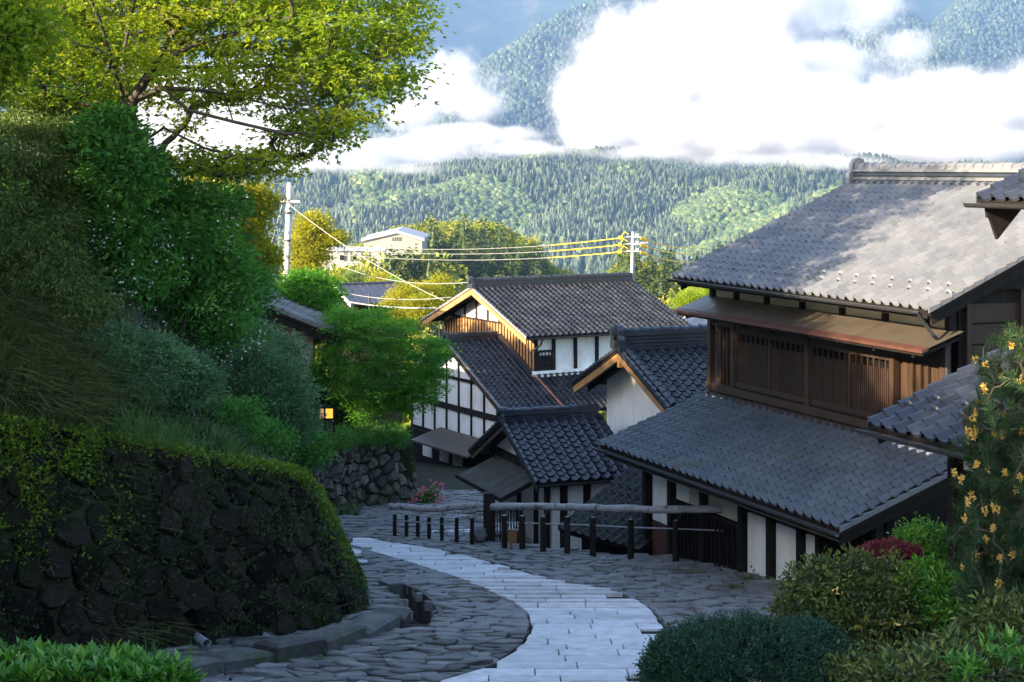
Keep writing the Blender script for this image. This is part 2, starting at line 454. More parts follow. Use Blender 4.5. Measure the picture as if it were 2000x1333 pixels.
def hill_z(x, y):
    z = -165 + 0.36 * (np.minimum(y, 2520) - 2100) - 0.25 * np.maximum(y - 2650, 0) + 26 * (fbm(x / 260, y / 420, 21) - 0.5) * 2 + 10 * (fbm(x / 70, y / 90, 22) - 0.5)
    spur = crest(x, y, [W(700, 418, 2180), W(760, 395, 2280), W(900, 366, 2420), W(1000, 338, 2550), W(1075, 305, 2700), W(1200, 300, 2850)], 0.42, 35)
    right = crest(x, y, [W(1330, 470, 2050), W(1420, 395, 2250), W(1560, 325, 2550), W(1700, 312, 2700)], 0.45, 35)
    far = crest(x, y, [W(1500, 455, 1950), W(1640, 380, 2100), W(1900, 330, 2300)], 0.45, 35)
    mid = crest(x, y, [W(1120, 450, 2150), W(1190, 380, 2350), W(1230, 325, 2600)], 0.40, 30)
    left = crest(x, y, [W(-300, 300, 2900), W(300, 345, 2750), W(620, 395, 2400)], 0.5, 40)
    z = np.maximum.reduce([z, spur, right, far, mid, left]) + 5 * (fbm(x / 45, y / 45, 23) - 0.5)
    return z


def ridge_z(x, y):
    a = crest(x, y, [W(1500, -120, 6300), W(1320, -40, 5900), W(1210, 14, 5600), W(1130, 30, 5400), W(1060, 75, 5200), W(975, 195, 4700), W(880, 270, 4200), W(780, 330, 3800)], 0.62, 25)
    b = crest(x, y, [W(2150, -160, 6600), W(1950, -15, 6000), W(1900, 40, 5700), W(1850, 95, 5300), W(1760, 175, 4800), W(1690, 250, 4300)], 0.62, 25)
    c = crest(x, y, [W(1690, 95, 5200), W(1640, 130, 4900), W(1560, 200, 4500)], 0.6, 25)
    n = fbm(x / 330, y / 330, 31, 5)
    n2 = 1 - np.abs(2 * fbm(x / 230, y / 230, 37, 4) - 1)
    return np.maximum.reduce([a, b, c, np.full(x.shape, -200.0)]) + 130 * (n - 0.5) * 1.2 + 60 * (n2 - 0.8)


def back_z(x, y):
    n2 = 1 - np.abs(2 * fbm(x / 900, y / 900, 47, 5) - 1)
    return -150 + 0.62 * (y - 6300) + 330 * (n2 - 0.75) + 60 * (fbm(x / 250, y / 250, 51, 4) - 0.5)


MT['hill'] = material('hill_forest', (0.016, 0.032, 0.014), (0.030, 0.050, 0.020), scale=0.05, detail=8, rough=0.95, spec=0.1, bump=1.0, bscale=0.08)
MT['ridge'] = material('ridge_forest', (0.014, 0.032, 0.018), (0.034, 0.058, 0.024), scale=0.02, detail=10, rough=0.95, spec=0.1, col3=(0.07, 0.09, 0.035), scale3=0.012, thr3=0.53, wid3=0.12)
MT['back'] = material('far_forest', (0.014, 0.030, 0.022), (0.030, 0.050, 0.028), scale=0.012, detail=10, rough=0.95, spec=0.1, col3=(0.05, 0.055, 0.04), scale3=0.008, thr3=0.55, wid3=0.1)
grid('wooded_hills', np.arange(-1300, 1500, 16), np.arange(1800, 3400, 16), hill_z, MT['hill'])
grid('mountain_ridges', np.arange(-1200, 3200, 28), np.arange(3400, 7200, 28), ridge_z, MT['ridge'])
grid('far_mountains', np.arange(-4200, 4600, 60), np.arange(5600, 8450, 50), back_z, MT['back'])


def icosphere(sub):
    t = (1 + 5 ** .5) / 2
    v = [(-1, t, 0), (1, t, 0), (-1, -t, 0), (1, -t, 0), (0, -1, t), (0, 1, t), (0, -1, -t), (0, 1, -t), (t, 0, -1), (t, 0, 1), (-t, 0, -1), (-t, 0, 1)]
    f = [(0, 11, 5), (0, 5, 1), (0, 1, 7), (0, 7, 10), (0, 10, 11), (1, 5, 9), (5, 11, 4), (11, 10, 2), (10, 7, 6), (7, 1, 8), (3, 9, 4), (3, 4, 2), (3, 2, 6), (3, 6, 8), (3, 8, 9), (4, 9, 5), (2, 4, 11), (6, 2, 10), (8, 6, 7), (9, 8, 1)]
    v = [np.array(p, float) / np.linalg.norm(p) for p in v]
    for _ in range(sub):
        c = {}; nf = []
        def mid(a, b):
            k = (min(a, b), max(a, b))
            if k not in c:
                m = v[a] + v[b]; v.append(m / np.linalg.norm(m)); c[k] = len(v) - 1
            return c[k]
        for a, b, d in f:
            x, y, z = mid(a, b), mid(b, d), mid(d, a)
            nf += [(a, x, z), (b, y, x), (d, z, y), (x, y, z)]
        f = nf
    return np.array(v), np.array(f)


def cone_tree():
    """low spiky conifer: three stacked ragged skirts, unit height"""
    v = []; f = []
    for z0, z1, r in ((0.05, 0.6, 0.34), (0.32, 0.84, 0.26), (0.58, 1.0, 0.16)):
        n = len(v); k = 6
        for i in range(k):
            a = 2 * math.pi * (i + 0.3 * z0) / k
            rr = r * (0.75 if i % 2 else 1.15)
            v.append((rr * math.cos(a), rr * math.sin(a), z0 + (0.06 if i % 2 else 0)))
        v.append((0, 0, z1))
        f += [(n + i, n + (i + 1) % k, n + k) for i in range(k)]
    return np.array(v), np.array(f)


def scatter(name, protos, pts, size, mat, widen=None):
    """many far trees joined into one stuff mesh"""
    vs, fs, rs, off = [], [], [], 0
    n = len(pts)
    pick = rng.integers(0, len(protos), n); ang = rng.uniform(0, 6.28, n); wd = rng.uniform(0.8, 1.25, n) if widen is None else widen
    base = np.clip(rng.normal(0.42, 0.20, n) + 1.1 * (fbm(pts[:, 0] / 60, pts[:, 1] / 60, 77) - 0.5), 0, 1)
    for k, (pv, pf) in enumerate(protos):
        m = pick == k
        if not m.any(): continue
        c, s = np.cos(ang[m]), np.sin(ang[m])
        p = np.empty((m.sum(), len(pv), 3))
        sz = size[m][:, None]; w = (size[m] * wd[m])[:, None]
        p[..., 0] = pts[m, 0:1] + w * (c[:, None] * pv[:, 0] - s[:, None] * pv[:, 1])
        p[..., 1] = pts[m, 1:2] + w * (s[:, None] * pv[:, 0] + c[:, None] * pv[:, 1])
        p[..., 2] = pts[m, 2:3] + sz * pv[:, 2]
        vs.append(p.reshape(-1, 3))
        fs.append((pf[None] + (off + np.arange(m.sum()) * len(pv))[:, None, None]).reshape(-1, pf.shape[1]))
        rs.append(np.repeat(base[m], len(pf)))
        off += m.sum() * len(pv)
    return tag(mesh(name, np.concatenate(vs), np.concatenate(fs), mat, rnd=np.concatenate(rs)), kind='stuff')


def lump(seed, sub=2, squash=0.9):
    v, f = icosphere(sub)
    r = np.random.default_rng(seed)
    k = r.normal(size=(9, 3)); k /= np.linalg.norm(k, axis=1)[:, None]
    d = np.max(v @ k.T, axis=1)
    v = v * (0.72 + 0.42 * d)[:, None] * (1 + 0.10 * r.normal(size=(len(v), 1)))
    v[:, 2] *= squash
    return v * 0.5 + np.array([0, 0, 0.42]), f


def in_view(x, y, z, m=120):
    px = CX + F * x / y; py = HY - F * z / y
    return (px > -m) & (px < 2000 + m) & (py > -m) & (py < 620)


def hill_points(n, zf, x0, x1, y0, y1):
    x = rng.uniform(x0, x1, n); y = rng.uniform(y0, y1, n); z = zf(x, y)
    k = in_view(x, y, z)
    return np.stack([x[k], y[k], z[k]], -1)


P = hill_points(60000, hill_z, -900, 1000, 1850, 3050)
mix = fbm(P[:, 0] / 110, P[:, 1] / 150, 61)
spur_n = crest(P[:, 0], P[:, 1], [W(760, 395, 2280), W(900, 366, 2420), W(1000, 335, 2600), W(1075, 285, 2800)], 0.42, 35) - P[:, 2]
ppx = CX + F * P[:, 0] / P[:, 1]; ppy = HY - F * P[:, 2] / P[:, 1]
patch = (((ppx - 1430) / 120) ** 2 + ((ppy - 425) / 48) ** 2) + 0.7 * (fbm(P[:, 0] / 30, P[:, 1] / 40, 63) - 0.5)
broad = (mix > 0.68) | ((spur_n < 6) & (spur_n > -6) & (mix > 0.33)) | (patch < 1.0)
broad |= rng.random(len(P)) < .03
broad &= ppx > 690
PC = P[~broad]
scatter('conifer_forest', [cone_tree()], PC, rng.uniform(7, 15, len(PC)), MT['mtn_conifer'])
PB = P[broad]
scatter('broadleaf_forest', [lump(s, 1) for s in range(4)], PB, rng.uniform(5, 12, len(PB)), MT['mtn_broad'])
P = hill_points(75000, ridge_z, -700, 2300, 3900, 6300)
scatter('ridge_forest', [lump(s + 9, 0, 1.5) for s in range(4)], P, rng.uniform(8, 17, len(P)), MT['mtn_conifer'])

# ---------------------------------------------------------------- morning haze and the clouds lying on the slopes
hz = MB().box(-4300, 4700, -60, 8600, -190, 1420).build('haze', None)
tag(hz, kind='stuff')
m = bpy.data.materials.new('haze'); m.use_nodes = True
nt = m.node_tree; nt.nodes.clear()
no = nt.nodes.new('ShaderNodeOutputMaterial'); pv = nt.nodes.new('ShaderNodeVolumePrincipled')
pv.inputs['Color'].default_value = (0.29, 0.47, 0.86, 1); pv.inputs['Density'].default_value = 7.0e-5; pv.inputs['Anisotropy'].default_value = 0.1
nt.links.new(pv.outputs[0], no.inputs['Volume'])
hz.data.materials.append(m)

cm = bpy.data.materials.new('cloud'); cm.use_nodes = True
nt = cm.node_tree; nt.nodes.clear()
no = nt.nodes.new('ShaderNodeOutputMaterial'); pv = nt.nodes.new('ShaderNodeVolumePrincipled')
pv.inputs['Color'].default_value = (0.84, 0.84, 0.85, 1); pv.inputs['Density'].default_value = 1
nt.links.new(pv.outputs[0], no.inputs['Volume'])


def cloud(blobs, res, dens, nscale, amp, seed, soft=0.5, detail=7):
    """volume cloud: smooth union of ellipsoids (px, py, depth, half width and half height in photo pixels, half depth in metres), eaten into by noise"""
    B = []
    for px, py, d, rx, ry, rd in blobs:
        B.append((Vector(W(px, py, d)), Vector((rx * d / F, rd, ry * d / F))))
    mn = Vector([min(c[i] - r[i] * 1.45 for c, r in B) for i in range(3)])
    mx = Vector([max(c[i] + r[i] * 1.45 for c, r in B) for i in range(3)])
    o = mesh('cloud', [(0, 0, 0)], np.zeros((0, 3), int), cm)
    tag(o, kind='stuff')
    g = bpy.data.node_groups.new('cloud', 'GeometryNodeTree')
    g.interface.new_socket('Geometry', in_out='INPUT', socket_type='NodeSocketGeometry')
    g.interface.new_socket('Geometry', in_out='OUTPUT', socket_type='NodeSocketGeometry')
    N, L = g.nodes.new, g.links.new

    def vm(op, a, b):
        q = N('ShaderNodeVectorMath'); q.operation = op; L(a, q.inputs[0]); q.inputs[1].default_value = b
        return q.outputs['Value' if op == 'LENGTH' else 'Vector']

    def mth(op, *a):
        q = N('ShaderNodeMath'); q.operation = op
        for i, x in enumerate(a):
            if isinstance(x, (int, float)): q.inputs[i].default_value = x
            else: L(x, q.inputs[i])
        return q.outputs[0]
    go = N('NodeGroupOutput'); vc = N('GeometryNodeVolumeCube'); pos = N('GeometryNodeInputPosition').outputs[0]
    vc.inputs['Min'].default_value = mn; vc.inputs['Max'].default_value = mx
    for i, a in enumerate('XYZ'): vc.inputs['Resolution ' + a].default_value = res[i]
    acc = None
    for c, r in B:
        ln = vm('LENGTH', vm('DIVIDE', vm('SUBTRACT', pos, c), r), (0, 0, 0))
        acc = ln if acc is None else mth('SMOOTH_MIN', acc, ln, 0.25)
    nz = N('ShaderNodeTexNoise'); nz.inputs['Scale'].default_value = nscale; nz.inputs['Detail'].default_value = detail; nz.inputs['Roughness'].default_value = 0.56
    L(vm('ADD', pos, (seed * 1733.0, seed * 977.0, 0)), nz.inputs['Vector'])
    n2 = N('ShaderNodeTexNoise'); n2.inputs['Scale'].default_value = nscale * 3.0; n2.inputs['Detail'].default_value = 6; n2.inputs['Roughness'].default_value = 0.62
    L(vm('ADD', pos, (seed * 733.0, 91.0, seed * 57.0)), n2.inputs['Vector'])
    v = mth('MULTIPLY_ADD', mth('SUBTRACT', nz.outputs[0], 0.5), amp, mth('SUBTRACT', 1.0, acc))
    v = mth('MULTIPLY_ADD', mth('SUBTRACT', n2.outputs[0], 0.5), amp * 0.8, v)
    mr = N('ShaderNodeMapRange'); mr.interpolation_type = 'SMOOTHSTEP'
    L(v, mr.inputs['Value']); mr.inputs['From Min'].default_value = 0.0; mr.inputs['From Max'].default_value = soft; mr.inputs['To Max'].default_value = dens
    L(mth('MULTIPLY', mr.outputs[0], mth('DIVIDE', mr.outputs[0], dens)), vc.inputs['Density'])
    sm = N('GeometryNodeSetMaterial'); sm.inputs['Material'].default_value = cm
    L(vc.outputs[0], sm.inputs[0]); L(sm.outputs[0], go.inputs[0])
    o.modifiers.new('cloud', 'NODES').node_group = g
    return o


cloud([(1370, 125, 3200, 270, 180, 260), (1480, 10, 3250, 240, 130, 220), (1225, 205, 3100, 185, 115, 220), (1600, 230, 3100, 340, 115, 260),
       (1880, 230, 3050, 280, 112, 230), (1420, 262, 2950, 330, 74, 220), (2080, 220, 3050, 200, 135, 200), (1600, 125, 3200, 140, 75, 150), (1800, 285, 2900, 300, 55, 180), (1160, 262, 2900, 90, 46, 120)],
      (320, 80, 130), 0.030, 0.0062, 1.15, 1, soft=0.62)
cloud([(1690, 20, 3900, 90, 50, 120), (1760, 95, 3850, 70, 55, 90), (1620, -10, 3950, 110, 60, 140)], (90, 50, 60), 0.010, 0.011, 2.0, 2, soft=0.6)
cloud([(870, 170, 3700, 115, 75, 130), (930, 205, 3650, 90, 45, 110), (800, 215, 3700, 90, 50, 120)], (100, 50, 60), 0.012, 0.0095, 1.7, 3, soft=0.6)
cloud([(930, 262, 3200, 150, 30, 120), (780, 300, 3100, 220, 42, 150), (640, 305, 3000, 200, 62, 170), (1010, 290, 3150, 90, 22, 100)], (150, 50, 60), 0.014, 0.009, 1.35, 4, soft=0.6)
cloud([(420, 210, 3300, 260, 130, 200), (520, 300, 3000, 240, 90, 180), (250, 250, 3300, 250, 160, 200)], (120, 50, 70), 0.016, 0.006, 1.2, 5, soft=0.5)
cloud([(1250, 300, 2480, 190, 20, 60), (1480, 312, 2450, 230, 22, 60), (1640, 318, 2420, 160, 20, 60), (1080, 292, 2560, 90, 18, 60)], (200, 30, 40), 0.012, 0.012, 1.7, 6, soft=0.8)
cloud([(660, 322, 2320, 150, 30, 80), (800, 330, 2300, 130, 20, 70), (540, 320, 2350, 130, 45, 80)], (110, 40, 50), 0.009, 0.012, 1.5, 7, soft=0.8)

# ---------------------------------------------------------------- road surface: granite walk and rough cobbles
def on_ground(px, py):
    """world point of the road seen at a photo pixel (road plane, y < 40 m)"""
    d = 13677.0 / (py - 682.0)
    return np.array([(px - CX) / F * d, d])


E_L = [(671, 1051), (685, 1066), (755, 1087), (825, 1108), (878, 1125), (948, 1153), (1000, 1178), (1032, 1199), (1039, 1220), (1034, 1244), (1014, 1269), (986, 1286), (948, 1307), (864, 1333), (770, 1362)]
E_R = [(690, 1049.5), (720, 1052), (790, 1066), (860, 1076), (948, 1097), (1000, 1111), (1070, 1134), (1116, 1143), (1193, 1155), (1242, 1174), (1277, 1199), (1298, 1227), (1305, 1251), (1292, 1290), (1262, 1325), (1225, 1362)]
L_ = np.array([on_ground(*p) for p in E_L])[::-1]
R_ = np.array([on_ground(*p) for p in E_R])[::-1]


def xl(y): return np.interp(y, L_[:, 1], L_[:, 0])


def xr(y): return np.interp(y, R_[:, 1], R_[:, 0])


path = thing('stone_path', None, None, (0, 25, -6.8))
tag(path, kind='structure')
bed = []
ys = np.arange(19.6, 37.05, 0.25)
vb = []
for y in ys:
    vb += [(xl(y) - 0.02, y, road_z(0, y) - 0.025), (xr(y) + 0.02, y, road_z(0, y) - 0.025)]
mesh('path_bed', vb, np.array([[2 * i, 2 * i + 1, 2 * i + 3, 2 * i + 2] for i in range(len(ys) - 1)]), MT['soil'], path)


def slab(name, poly, top, parent, mat, rise=0.0, edge=0.012, dome=0.0, z_of=None, skirt=0.10, make=True):
    """a flat stone from a 2-D polygon: vertical skirt, small chamfer, slightly domed and tilted top"""
    poly = np.asarray(poly, float)
    c = poly.mean(0)
    n = len(poly)
    inn = poly + (c - poly) / np.linalg.norm(c - poly, axis=1)[:, None] * np.minimum(edge * 2.2, 0.4 * np.linalg.norm(c - poly, axis=1))[:, None]
    zf = z_of or (lambda q: np.array([road_z(a, b) for a, b in q]))
    tl = rng.normal(0, 0.010, 2)
    z0 = zf(poly); z1 = zf(inn)
    zi = z1 + top + rise * ((inn - c) @ tl)
    zo = z0 + top - edge + rise * ((poly - c) @ tl)
    v = [(*p, z - skirt) for p, z in zip(poly, z0)] + [(*p, z) for p, z in zip(poly, zo)] + [(*p, z) for p, z in zip(inn, zi)]
    f = [[i, (i + 1) % n, n + (i + 1) % n, n + i] for i in range(n)] + [[n + i, n + (i + 1) % n, 2 * n + (i + 1) % n, 2 * n + i] for i in range(n)]
    if dome:
        v.append((*c, float(zf(c[None])[0]) + top + dome))
        f += [[2 * n + i, 2 * n + (i + 1) % n, 3 * n] for i in range(n)]
    else:
        f += [list(range(2 * n, 3 * n))]
    if make: return mesh(name, v, f, mat, parent)
    return v, f


y = 19.8
row = 0
while y < 36.9:
    h = random.uniform(0.36, 0.50) if y < 31 else random.uniform(0.34, 0.42)
    if y > 27.0 and y < 30.5: h = random.uniform(0.40, 0.52)
    y2 = min(y + h, 36.95)
    a0, a1 = xl(y), xl(y2); b0, b1 = xr(y), xr(y2)
    ja, jb = random.uniform(-.025, .025), random.uniform(-.03, .03); a0 += ja; a1 += ja; b0 += jb; b1 += jb
    w = max(b0, b1) - min(a0, a1)
    g = 0.009
    cuts = [0.0]
    while cuts[-1] < w: cuts.append(cuts[-1] + random.uniform(0.62, 1.25))
    cuts = [0.0] + [c - (0.45 if row % 2 else 0.0) for c in cuts[1:]]
    x00 = min(a0, a1)
    lift = random.uniform(0.0, 0.012)
    step = 0.03 if 27.0 < y < 30.5 else 0.0
    for i in range(len(cuts) - 1):
        u0, u1 = x00 + cuts[i] + g, x00 + cuts[i + 1] - g
        if cuts[i + 1] >= w - 0.25: u1 = 99
        q = [(max(u0, a0 + g), y + g), (min(u1, b0 - g), y + g), (min(u1, b1 - g), y2 - g), (max(u0, a1 + g), y2 - g)]
        if u1 > 90: q[1] = (b0 - g, y + g); q[2] = (b1 - g, y2 - g)
        if q[1][0] - q[0][0] > 0.08 and q[2][0] - q[3][0] > 0.08:
            slab('paving_stone', q, 0.012 + lift + random.uniform(0, 0.008), path, MT['granite'], edge=0.006,
                 z_of=lambda p, yy=y, s=step: np.array([road_z(0, b) + s * (1 - (b - yy) / 0.45) for a, b in p]))
        if u1 > 90: break
    y = y2
    row += 1

# the walk comes back behind the left fence after its turn
low = thing('lower_path', None, None, (0, 40, -8.5))
tag(low, kind='structure')
for (x0, x1, p0, p1, nr) in ((842, 960, 1019.5, 1041, 4), (868, 960, 1003, 1011, 2)):
    d0, d1 = 13677 / (p1 - 682), 13677 / (p0 - 682)
    for r in range(nr):
        ya, yb = d0 + (d1 - d0) * r / nr, d0 + (d1 - d0) * (r + 1) / nr
        xa = (x0 - CX) / F * ya + 0.25 * r; xe = (x1 - CX) / F * ya
        while xa < xe:
            xb_ = xa + random.uniform(0.5, 0.9)
            slab('paving_stone', [(xa + .01, ya + .01), (xb_ - .01, ya + .01), (xb_ - .01, yb - .01), (xa + .01, yb - .01)], 0.02, low, MT['granite'], edge=0.006)
            xa = xb_


def voronoi(pts, k=26, rmax=1.2, metric=(1, 1)):
    """clipped Voronoi cells of 2-D points"""
    M = np.array(metric)
    q = pts * M
    out = []
    for i, p in enumerate(q):
        d = np.hypot(*(q - p).T)
        nb = np.argsort(d)[1:k]
        poly = [np.array([p[0] + rmax * sx, p[1] + rmax * sy]) for sx, sy in ((-1, -1), (1, -1), (1, 1), (-1, 1))]
        for j in nb:
            if d[j] > 2.9 * rmax: break
            m_ = (p + q[j]) / 2; nrm = q[j] - p
            new = []
            for a, b in zip(poly, poly[1:] + poly[:1]):
                da, db = (a - m_) @ nrm, (b - m_) @ nrm
                if da <= 0: new.append(a)
                if da * db < 0: new.append(a + (b - a) * da / (da - db))
            poly = new
            if len(poly) < 3: break
        out.append(np.array(poly) / M if len(poly) >= 3 else None)
    return out


def poisson(n, f, r, metric=(1, 1), tries=40000):
    """rejection sampled points with a minimum spacing"""
    M = np.array(metric); cell = {}; out = []
    for _ in range(tries):
        p = f()
        if p is None: continue
        q = p * M; c = (int(q[0] // r), int(q[1] // r))
        if all(np.hypot(*(q - z)) >= r for dx in (-1, 0, 1) for dy in (-1, 0, 1) for z in cell.get((c[0] + dx, c[1] + dy), ())):
            cell.setdefault(c, []).append(q); out.append(p)
            if len(out) >= n: break
    return np.array(out)


WB_Y = np.array([19, 20.9, 22.0, 22.7, 23.7, 24.5, 25.3, 26.6, 28.5, 30.5, 34, 36, 38, 40, 42, 44, 46, 60])
WB_X = np.array([-9, -7.5, -6.59, -5.4, -4.25, -3.2, -2.6, -2.35, -2.56, -2.83, -3.5, -4.2, -5.5, -7, -5, -4.3, -3.1, -3.0])


def cob():
    yy = rng.uniform(19.8, 52)
    xx = rng.uniform(-8.5, 6.5)
    if xx < np.interp(yy, WB_Y, WB_X) - 0.1: return None
    if yy < 37.1 and xl(yy) - 0.04 < xx < xr(yy) + 0.04 and yy > 19.8: return None
    side = (xx - FA[0]) * -(FB - FA)[1] + (yy - FA[1]) * (FB - FA)[0]
    if side > 1.2 and xx > -0.6: return None
    if xx > 3.4 + (yy - 21) * 0.14 and yy < 31: return None
    if xx > -0.6 and yy > 37: return None
    if gutter_depth(np.array([xx]), np.array([yy]))[0] < 0.34: return None
    if yy > 41 and rng.random() < 0.3: return None
    return np.array([xx, yy])


pts = poisson(4200, cob, 0.205, (0.72, 1.15), 80000)
cells = voronoi(pts, 22, 0.32, (0.72, 1.15))
cob_t = thing('cobbled_road', None, None, (0, 27, -7))
tag(cob_t, kind='structure')
order = np.argsort(pts[:, 1] + np.where(np.abs(pts[:, 0] - 0.5) > 5, 6, 0))
jv, jf, cnt = [], [], 0
for i in order:
    c = cells[i]
    if c is None: continue
    p = pts[i]
    if p[1] < 37.1:                      # keep clear of the granite walk
        l, r = xl(np.clip(c[:, 1], 19.6, 37.0)), xr(np.clip(c[:, 1], 19.6, 37.0))
        if p[0] < (xl(min(p[1], 37)) + xr(min(p[1], 37))) / 2: c[:, 0] = np.minimum(c[:, 0], l - 0.03)
        else: c[:, 0] = np.maximum(c[:, 0], r + 0.03)
    gd = gutter_depth(c[:, 0], c[:, 1])
    if gd.min() < .31:
        ctr = c.mean(0)
        for _ in range(7):
            k_ = gutter_depth(c[:, 0], c[:, 1]) < .31
            c[k_] = c[k_] + (ctr - c[k_]) * .18
    ctr = c.mean(0)
    dd = np.linalg.norm(c - ctr, axis=1)
    if dd.max() < 0.07 or dd.min() < 0.015: continue
    c = ctr + (c - ctr) * (1 - np.minimum(0.014 / dd, 0.3))[:, None]
    top = 0.005 + rng.uniform(0, 0.045)
    kw = dict(edge=0.013, dome=rng.uniform(-0.004, 0.008), rise=6.0, skirt=0.12)
    if p[1] < 33: c = np.array([z_ for a_, b_ in zip(c, np.roll(c, -1, 0)) for z_ in (a_ + rng.normal(0, .006, 2), a_ * .5 + b_ * .5 + rng.normal(0, .010, 2))])
    if cnt < 300 and p[1] > 20.3:
        slab('cobble', c, top, cob_t, MT['cobble'], **kw); cnt += 1
    else:
        v, f = slab('', c, top, None, None, make=False, **kw)
        n = len(jv); jv += v; jf += [[k + n for k in q] for q in f]
rr = np.repeat(rng.random(len(jf)), 1)
tag(mesh('far_cobbles', jv, jf, MT['cobble'], cob_t), kind='stuff')

# kerb along the foot of the wall, with the mossy edge of the gutter
MT['kerb'] = material('kerb_stone', (.030, .030, .030), (.085, .085, .084), scale=2.5, detail=9, rough=.7, spec=.2, rand=.4, bump=.6, bscale=12, col3=(.030, .045, .014), scale3=1.2, thr3=.52, wid3=.14)
kerb = thing('stone_kerb', None, None, (-2.5, 24.5, -6.8))
tag(kerb, kind='structure')
KB = [(330, 1345), (440, 1318), (545, 1296), (640, 1277), (720, 1254), (785, 1228), (806, 1206)]
for (a, b), (c, d) in zip(KB[:-1], KB[1:]):
    p, q = on_ground(a, b), on_ground(c, d)
    t = (q - p) / np.linalg.norm(q - p); nrm = np.array([-t[1], t[0]])
    w0 = 0.55 + random.uniform(-.05, .08)
    poly = [p + t * .01, q - t * .01, q - t * .02 + nrm * w0, (p + q) / 2 + nrm * (w0 + .05), p + t * .02 + nrm * w0]
    slab('kerb_stone', [q_ + rng.normal(0, .03, 2) for q_ in poly], 0.19 + random.uniform(-.05, .05), kerb, MT['kerb'], edge=0.05, dome=0.03, rise=4.0, skirt=0.3)
for (px, py, sx, sy, h) in ((676, 1086, .42, .55, .10), (690, 1101, .36, .3, .06), (668, 1062, .3, .6, .14), (684, 1115, .4, .3, .03)):
    p = on_ground(px, py)
    poly = [p + np.array([math.cos(a) * sx * (.75 + .25 * random.random()), math.sin(a) * sy * (.75 + .25 * random.random())]) for a in np.linspace(0.4, 6.68, 7)[:-1]]
    slab('flat_stone', poly, h, kerb, MT['granite'] if py in (1086, 1101) else MT['cobble'], edge=0.02, skirt=0.2)

gt = thing('stone_gutter', None, None, (-1.6, 27.5, -7))
tag(gt, kind='structure')
gp = [np.array([q[0], q[1]]) for q in GUT]
gv = []
for i, q in enumerate(gp):
    t = gp[min(i + 1, len(gp) - 1)] - gp[max(i - 1, 0)]; t /= np.linalg.norm(t); nrm = np.array([-t[1], t[0]])
    z = float(road_z(0, np.array(q[1])))
    for o, dz in ((-.33, .015), (-.24, .02), (-.22, -.5), (.22, -.5), (.24, .02), (.33, .015)): gv.append((*(q + nrm * o), z + dz))
gf = [[i * 6 + j, i * 6 + j + 1, i * 6 + j + 7, i * 6 + j + 6] for i in range(len(gp) - 1) for j in range(5)]
gf += [[k, k + 1, k + 4, k + 5] for k in ()] + [[1, 2, 3, 4], [(len(gp) - 1) * 6 + 1, (len(gp) - 1) * 6 + 2, (len(gp) - 1) * 6 + 3, (len(gp) - 1) * 6 + 4]]
mesh('channel', gv, gf, MT['kerb'], gt)

# ---------------------------------------------------------------- houses
class Frame:
    """local house frame: s along the eave (to the right seen from outside), t up-slope horizontally, z world height"""
    def __init__(s, p, u):
        s.p = np.array([p[0], p[1], 0.0]); u = np.array([u[0], u[1], 0.0]); s.u = u / np.linalg.norm(u); s.e = np.array([s.u[1], -s.u[0], 0.0])

    def __call__(s, a, t, z): return s.p + a * s.e + t * s.u + np.array([0, 0, z])


def tile_mesh():
    xs = np.array([0, .09, .22, .37, .58, .80, 1.03]) * .265
    zs = np.array([.022, .078, .058, .004, -.014, -.010, .012])
    v = []; f = []
    n = len(xs)
    for y, lift in ((0.0, .040), (.27, .002)): v += [(x, y, z + lift) for x, z in zip(xs, zs)]
    v += [(x, 0.0, z + .040) for x, z in zip(xs, zs)] + [(x, .004, z + .006) for x, z in zip(xs, zs)]
    for i in range(n - 1): f.append((i, i + 1, n + i + 1, n + i))
    for i in range(n - 1): f.append((2 * n + i + 1, 2 * n + i, 3 * n + i, 3 * n + i + 1))
    return np.array(v), np.array(f)


TV, TF = tile_mesh()


def guard_mesh():
    """snow-stop tile: a hooped lip standing across the tile"""
    v = list(map(tuple, TV)); f = [tuple(q) for q in TF]
    k = 7; n = len(v)
    for i in range(k):
        a = math.pi * i / (k - 1)
        x, z = .145 - .085 * math.cos(a), .03 + .075 * math.sin(a)
        v += [(x, .05, z), (x, .075, z + .012), (.145 - .055 * math.cos(a), .05, .03 + .05 * math.sin(a))]
    for i in range(k - 1):
        b = n + 3 * i
        f += [(b, b + 3, b + 4, b + 1), (b, b + 2, b + 5, b + 3)]
    return np.array(v), np.array(f)


GV, GF = guard_mesh()


